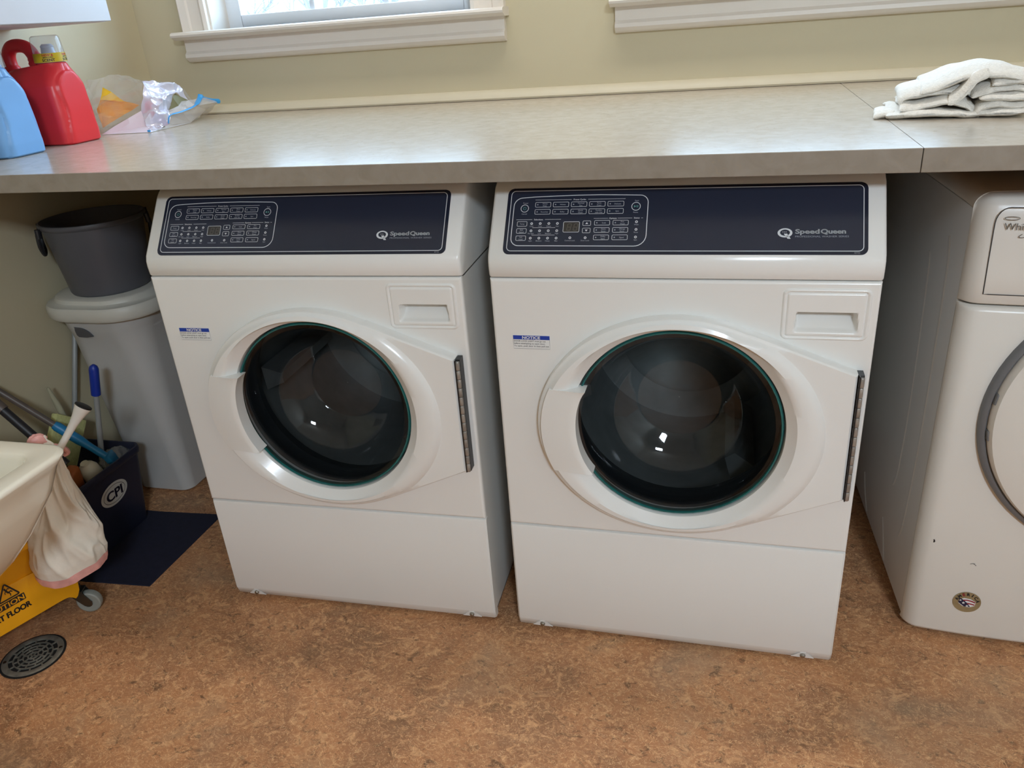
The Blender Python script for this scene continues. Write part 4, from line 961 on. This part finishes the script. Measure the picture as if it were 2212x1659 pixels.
# ------------------------------------------------------------------ clear bag with pouches
pb = thing('clear_plastic_bag', 'crumpled clear plastic bag with yellow packets and blue zip strip beside the red jug', 'bag', (-1.10, .80, ZC))
PB = dict(A=(-1.207, .614, .001), B=(-1.048, .622, .001), C=(-1.050, .813, .001), D=(-1.066, .930, .026), E=(-1.051, .980, .042), G=(-1.252, .760, .148), H=(-1.203, .770, .142), I=(-1.137, .750, .128), J=(-1.097, .830, .115), K=(-1.093, .860, .103), L=(-1.087, .820, .085), M=(-1.074, .860, .061), N=(-1.076, .930, .064), P=(-1.107, .715, .118), Q=(-1.104, .700, .091), R=(-1.111, .685, .055), S=(-1.097, .672, .013), T=(-1.083, .705, .084), U=(-1.057, .710, .076), V=(-1.063, .700, .053), W=(-1.054, .715, .009), X=(-1.050, .725, .032), Y=(-1.040, .770, .037), Z=(-1.043, .840, .045), F=(-1.325, .740, .135), f=(-1.291, .670, .056),
          a=(-1.252, .712, .087), b=(-1.246, .727, .122), c=(-1.176, .717, .081), d=(-1.125, .712, .067), e=(-1.251, .690, .013), g=(-1.262, .697, .063), o=(-1.082, .800, .078), p=(-1.069, .820, .064), q=(-1.062, .790, .053), r=(-1.083, .770, .044), k=(-1.33, .80, .001), l=(-1.24, .90, .001), m=(-1.17, .98, .001), n=(-1.12, 1.0, .001))
def film(tris, div=6, amp=.009, sc=26, dx=(0, 0, 0)):
    """crumpled film: facets between folds, each split up and pushed about by noise"""
    idx, V, F = {}, [], []
    def vid(p):
        key = tuple(round(c, 5) for c in p)
        if key not in idx:
            w_ = 0 if p[2] < .004 else 1
            h1 = (1-2*abs(nz(p[0]*sc, p[1]*sc+5, p[2]*sc)))
            q = [p[i]+amp*w_*(h1-.3+.5*nz(p[0]*sc*2+i*11, p[1]*sc*2, p[2]*sc*2)) * (1, -1, .8)[i] for i in range(3)]
            idx[key] = len(V); V.append((q[0]+1.10+dx[0], q[1]-.80+dx[1], max(.0012, q[2])+dx[2]))
        return idx[key]
    for t3 in tris.split():
        a, b, c = (Vector(PB[ch]) for ch in t3)
        P_ = lambda i, j: a+(b-a)*(i/div)+(c-a)*(j/div)
        for i in range(div):
            for j in range(div-i):
                F.append((vid(P_(i, j)), vid(P_(i+1, j)), vid(P_(i, j+1))))
                if j < div-i-1: F.append((vid(P_(i+1, j)), vid(P_(i+1, j+1)), vid(P_(i, j+1))))
    return V, F
obj('bag_film', film('fFG fGP GHP HIP fPQ fQR FGk GHl Glk HIl IJm Iml JKn Jnm KMn MNn NEn EDn DCn Ffk fAk fRA'), MAT['bagclear'], pb, 12)
obj('frosted_panel', film('ARS ASB', amp=.003), MAT['frost'], pb, 12, label='frosted white lower panel of the bag')
obj('silver_film', film('PTQ PIT IJL IJK ILT JKL TLU QTU QUV QVR RVS SVW SWB VXW VUr VrX ULo Uor KLM', 12, .009, 24), MAT['foil'], pb, 24, label='crumpled silvery film in the middle of the bag')
obj('bag_lip', film('BWC WXC XYC YZC ZDC ZED MZY MNZ NEZ rqY XrY MYq Mqp', 5, .003), MAT['bagclear2'], pb, 14, label='milky lip of the open bag')
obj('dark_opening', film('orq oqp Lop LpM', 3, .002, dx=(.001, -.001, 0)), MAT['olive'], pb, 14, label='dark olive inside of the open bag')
obj('packet', film('adc ade gae', 5, .004, dx=(0, -.012, 0)), MAT['pouch2'], pb, 16, label='orange packet inside the bag')
obj('packet', film('abc', 5, .004, dx=(0, -.012, 0)), MAT['pouch'], pb, 16, label='yellow packet inside the bag')
zl = lambda ch, o=(.003, -.004, .002): tuple(PB[ch][i]+(1.10, -.80, 0)[i]+o[i] for i in range(3))
zp = smooth_path([zl('W', (.004, -.006, .004)), zl('X', (.004, -.005, .002)), zl('Y'), zl('Z'), zl('N', (.006, -.02, -.004)), zl('N', (.004, -.006, .008))], 6)
obj('zip_strip', tube(zp, [.0022]*8+[.004]*12+[.0075]*(len(zp)-20), 8, .3), MAT['zip'], pb, label='blue zip strip')
obj('zip_strip', tube(smooth_path([zl('N', (.0, -.01, .004)), zl('N', (.008, .015, -.008)), zl('E', (0, -.005, .004)), zl('E', (.002, .006, .002))], 4), [.004, .006, .006, .005, .005, .005, .005, .006, .007, .007, .006, .005, .004], 8, .3), MAT['zip'], pb, label='blue zip strip')
obj('zip_strip', tube([zl('B', (-.006, -.004, .004)), zl('B', (.002, -.004, .004))], .003, 8, .6), MAT['zip'], pb, label='blue zip strip')

# ------------------------------------------------------------------ folded towel: stacked folds with drooping edges
def sheet(path, t0, t1, th, seedv, skew=0.0, nt=18):
    """cloth fold: closed outline round a centre line (s,z) swept along depth with ripples and a rounded rim"""
    P_ = [(a, b) for a, b, c in smooth_path([(p[0], p[1], 0) for p in path], 7)]
    rows = []
    for k in range(nt+1):
        f = k/nt; t_ = t0+(t1-t0)*f
        e = min(1, min(f, 1-f)/.10); thk = th*math.sqrt(max(.04, 1-(1-e)**2))
        up, dn_ = [], []
        for i, (s, z) in enumerate(P_):
            a = P_[max(i-1, 0)]; b = P_[min(i+1, len(P_)-1)]; dx, dz = b[0]-a[0], b[1]-a[1]; l = math.hypot(dx, dz) or 1
            ee = min(1, min(i, len(P_)-1-i)/3); q = thk*math.sqrt(max(.05, 1-(1-ee)**2))
            r = nz(s*16+seedv, f*2.2, z*10+seedv)*.006 + nz(s*45+seedv, f*6, z*20)*.0022
            drop = -.010*(1-sstep(0, .25, f))*sstep(0, .04, z)
            px, pz = s+skew*f+r*.6, z+r+drop
            up.append((px-dz/l*q, t_+.010*nz(s*22, seedv), max(.0006, pz+dx/l*q))); dn_.append((px+dz/l*q, t_+.010*nz(s*22, seedv), max(.0005, pz-dx/l*q)))
        rows.append(up+dn_[::-1])
    return loft(rows)
tw = []
tw.append(sheet([(-.130, .010), (-.09, .008), (-.04, .012), (.0, .007), (.04, .011), (.095, .015), (.105, .022)], -.075, .11, .0065, 1.0))
tw.append(sheet([(-.108, .024), (-.07, .026), (-.03, .034), (.0, .028), (.02, .010), (.028, .006)], -.062, .11, .0065, 5.0))
tw.append(sheet([(.020, .006), (.025, .020), (.045, .026), (.08, .022), (.102, .030), (.104, .040), (.07, .040), (.02, .042)], -.070, .11, .0065, 9.0))
tw.append(sheet([(-.100, .032), (-.104, .042), (-.08, .050), (-.03, .056), (.02, .050), (.05, .044)], -.045, .11, .006, 13.0))
tw.append(sheet([(.010, .048), (.04, .058), (.08, .054), (.108, .046), (.112, .058), (.085, .066), (.04, .068)], -.060, .11, .0065, 17.0))
tw.append(sheet([(-.075, .052), (-.05, .060), (-.02, .074), (.02, .082), (.065, .078), (.100, .066), (.113, .052), (.110, .044)], -.055, .11, .0065, 21.0))
tw.append(sheet([(-.030, .030), (-.012, .044), (.0, .058), (.01, .072), (.03, .080)], -.066, -.02, .006, 25.0))
tw.append(sheet([(-.150, .006), (-.135, .011), (-.115, .008)], -.06, .02, .005, 29.0))
tag(obj('towel', mv(rotz(cat(*tw), -.12), .946, .365, ZC), MAT['towel'], ang=70), 'folded white terry towel lying on the counter at the right', 'towel')

# ------------------------------------------------------------------ wall cabinet above the left end
wc = thing('wall_cabinet', 'white wall cabinet at the top left corner, cut off by the frame', 'cabinet', (-1.19, .2, 1.36))
hx0, hx1 = XL+1.19+.002, .16
obj('carcass', box(hx0, hx1-.020, -.70, .359, 0, .75), MAT['cab'], wc, None)
obj('bottom_board', box(hx0, hx1-.0205, -.699, .3585, -.004, .0), MAT['cabb'], wc, None)
for a, b_ in ((-.17, .359), (-.70, -.173)):
    d_ = obj('door', box(hx1-.019, hx1, a+.001, b_-.0005, -.003, .75, .0015, 1), MAT['cab'], wc, 30)
    obj('knob', mv(rotm(lathe([(.006, 0), (.006, .012), (.014, .02), (.012, .027), (.001, .028)], 16), Matrix.Rotation(PI/2, 3, 'Y')), hx1, (a+.05 if a > -.2 else b_-.05), .09), MAT['steel'], d_)

# ------------------------------------------------------------------ outdoors: bare trees and a winter ground beyond the windows
gm = mat('snowy_ground', (196, 200, 206), .9, var=.08, vscale=.6)
g_ = obj('ground', box(-40, 40, 1.6, 60, -.4, -.3), gm, ang=None); g_['kind'] = 'structure'
bark = mat('grey_bark', (128, 122, 134), .9, var=.2, vscale=10)
rng = random.Random(5)
def bare_tree(name, label, x, y, hgt, seed):
    rg = random.Random(seed); t = thing(name, label, 'tree', (x, y, -.3)); segs = []
    def grow(p, d, l, r, dep):
        path = [p]; q = Vector(p); dd = d.copy()
        for k in range(4):
            dd = (dd+Vector((rg.uniform(-.22, .22), rg.uniform(-.22, .22), rg.uniform(-.06, .14)))).normalized(); q = q+dd*l/4; path.append(tuple(q))
        segs.append((dep, tube(path, [r, r*.9, r*.8, r*.7, r*.6], 5 if dep > 1 else 8)))
        if dep < 5:
            for k in range(3 if dep < 2 else 3):
                i = rg.choice((2, 3, 4)) if k else 4
                nd = (dd+Vector((rg.uniform(-1, 1), rg.uniform(-1, 1), rg.uniform(-.45, .7)))*.85).normalized()
                grow(path[i], nd, l*rg.uniform(.6, .8), r*.58, dep+1)
    grow((0, 0, 0), Vector((0, 0, 1)), hgt*.30, .09, 0)
    obj('trunk', segs[0][1], bark, t)
    o = obj('branches', cat(*[g for d_, g in segs[1:]]), bark, t); o['kind'] = 'stuff'
bare_tree('bare_tree', 'bare grey tree outside, seen through the left pane of the window', -6.4, 9.6, 3.8, 3)
bare_tree('bare_tree', 'bare grey tree outside, seen through the middle pane of the window', -3.0, 6.0, 3.6, 11)
bare_tree('bare_tree', 'bare grey tree outside, seen through the right pane of the window', -3.2, 11.5, 3.8, 23)
